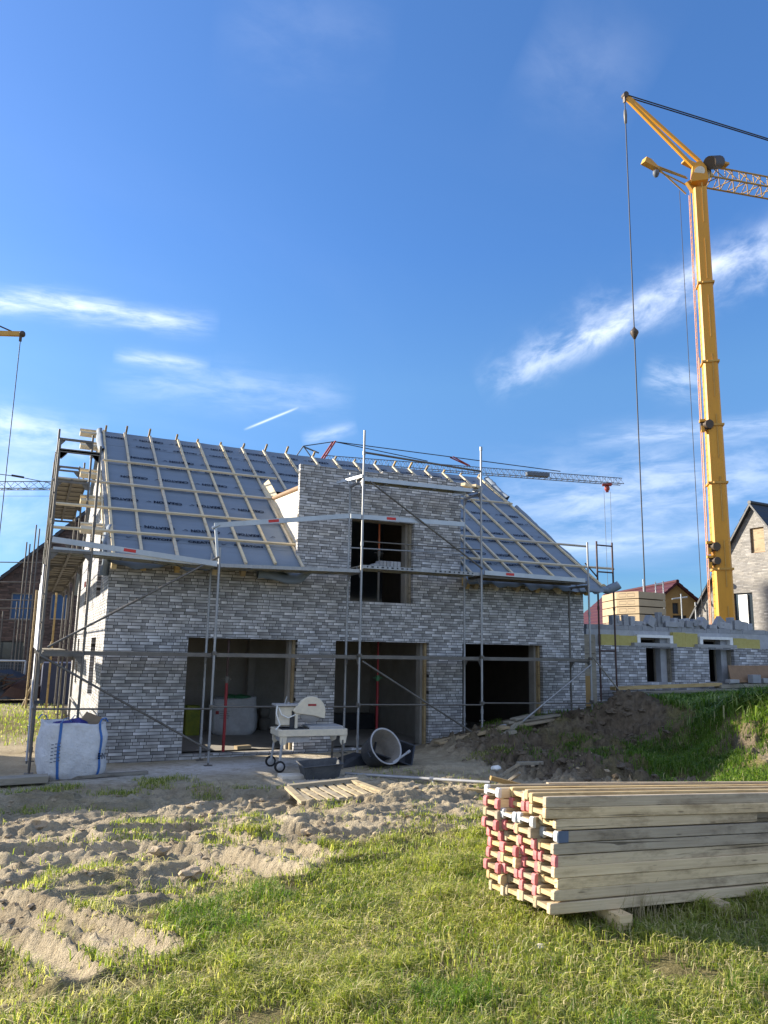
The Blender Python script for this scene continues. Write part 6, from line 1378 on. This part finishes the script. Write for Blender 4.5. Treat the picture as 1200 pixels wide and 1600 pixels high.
# boards lying about
plank('timber_plank', (-2.2, -2.0, gz(-1.6, -2)+.05), (-.82, -1.98, gz(-1, -2)+.06), .34, .05, 'plank_grey', 'grey board at the left edge in front of the big bag, upper of two', group='boards by the bag')
plank('timber_plank', (-2.2, -2.34, gz(-1.6, -2.3)+.08), (-.86, -2.30, gz(-1, -2.3)+.09), .30, .10, 'plank_grey', 'grey board at the left edge in front of the big bag, nearer of two', group='boards by the bag')
plank('timber_plank', (-.7, -1.95, gz(-.5, -1.9)+.03), (.75, -1.75, gz(.5, -1.8)+.03), .10, .05, 'plank_grey', 'thin half buried board running right from the big bag')
plank('ramp_board', (6.75, -1.15, gz(6.75, -1.15)+.10), (8.45, -1.25, .50), .30, .05, 'pine_dim', 'sloping board leaning up the earth slope below the right opening', group='boards on the earth slope')
plank('ramp_board', (7.3, -1.45, .16), (8.5, -1.50, .42), .16, .06, 'plank_grey', 'rough grey board lying against the lower edge of the sloping board', group='boards on the earth slope')
for i, (a, b, w, m_) in enumerate((((8.6, -1.0, .56), (10.2, -.75, .68), .22, 'plank_grey'), ((8.7, -1.25, .50), (9.9, -1.0, .60), .16, 'pine_dim'), ((8.75, -1.05, .63), (9.35, -.9, .70), .2, 'plank_grey'), ((8.2, -1.55, .36), (9.1, -.95, .63), .14, 'plank_grey'))):
    plank('slope_plank', a, b, w, .045, m_, ('long grey plank along the brick foot at the top of the slope', 'brown plank just below the long grey plank on the slope', 'short thick plank piece on the left of the plank pile', 'grey plank slanting down from the plank pile')[i], group='planks piled beneath the right pier')
for i in range(5):
    x = 7.35+.28*i; mb = MB(); mb.cbox((x, -1.06+.02*math.sin(i), .24+(x-7.35)*.235), (.15, .08, .05), Euler((.1, -.2, .3*math.sin(i*4)))); one(mb, 'mortar_lump', 'block_grey', '%s little lump from the left along the sloping board' % words_[i], 'rubble', (x, -1.1, .2), 'lumps on the sloping board', .01)
for i, (u, v, L, w, a, m_, lab) in enumerate(((797, 1204, .42, .08, .9, 'plank_grey', 'short grey post stub leaning on the dirt heap'), (828, 1192, .45, .09, .05, 'plank_grey', 'flat grey offcut lying on the dirt heap'), (793, 1217, .55, .11, -.35, 'ochre', 'ochre board scrap at the foot of the dirt heap'), (803, 1216, .25, .07, 1.2, 'plank_grey', 'small upright offcut beside the ochre board scrap'), (832, 1203, .14, .06, .4, 'plank_grey', 'tiny grey chip right of the leaning post stub'), (750, 1231, .35, .08, -.1, 'pine_dim', 'flat tan offcut near the end of the metal pipe'))):
    p = AZ(u, v, .12); z = gz(p.x, p.y); e = V((math.cos(a)*L/2, -.1, math.sin(a)*L/2*.7)); c = V((p.x, p.y, z+.05+abs(e.z))); plank('wood_offcut', c-e, c+e, w, w*.6, m_, lab, 'offcut', 'wood scraps on the dirt heap')
p = AZ(775, 1200, .1); mb = MB(); mb.add([V((p.x+q.x*.10, p.y+q.y*.08, gz(p.x, p.y)+.08+q.z*.045*(1+mnoise.noise(q*3)))) for q in iv], jf); one(mb, 'crumpled_foil', 'white', 'crumpled white foil scrap on the dirt heap', 'foil', p)
# bricks waiting on the scaffold deck
for i in range(6):
    x = 5.42+.085*i; mb = MB(); mb.box((x, YO+.06, 3.905), (x+.075, YO+.30, 3.905+.115)); one(mb, 'stacked_brick', 'block_grey', '%s from left of the grey bricks set upright on the scaffold deck' % words_[i], 'brick', (x, YO+.1, 3.905), 'bricks on the scaffold deck', .004)
mb = MB(); mb.box((5.28, YO+.05, 3.906), (5.41, YO+.28, 3.95)); one(mb, 'stacked_brick', 'block_grey', 'flat grey brick left of the upright bricks on the scaffold deck', 'brick', (5.3, YO+.1, 3.905), 'bricks on the scaffold deck', .004)
for i, (u, v, s, lab) in enumerate(((275, 1292, .05, 'pale stone in the churned sand at left'), (546, 1286, .045, 'pale stone near the wheel ruts in the middle'), (845, 1520, .05, 'small stone lying in the foreground grass'))):
    p = AZ(u, v, .1); mb = MB(); z = gz(p.x, p.y); mb.add([V((p.x+q.x*s*(1+.3*mnoise.noise(q*2+V((i, 0, 0)))), p.y+q.y*s*.7, z+.01+q.z*s*.5)) for q in iv], jf, True); one(mb, 'stone', 'cream', lab, 'stone', (p.x, p.y, z))
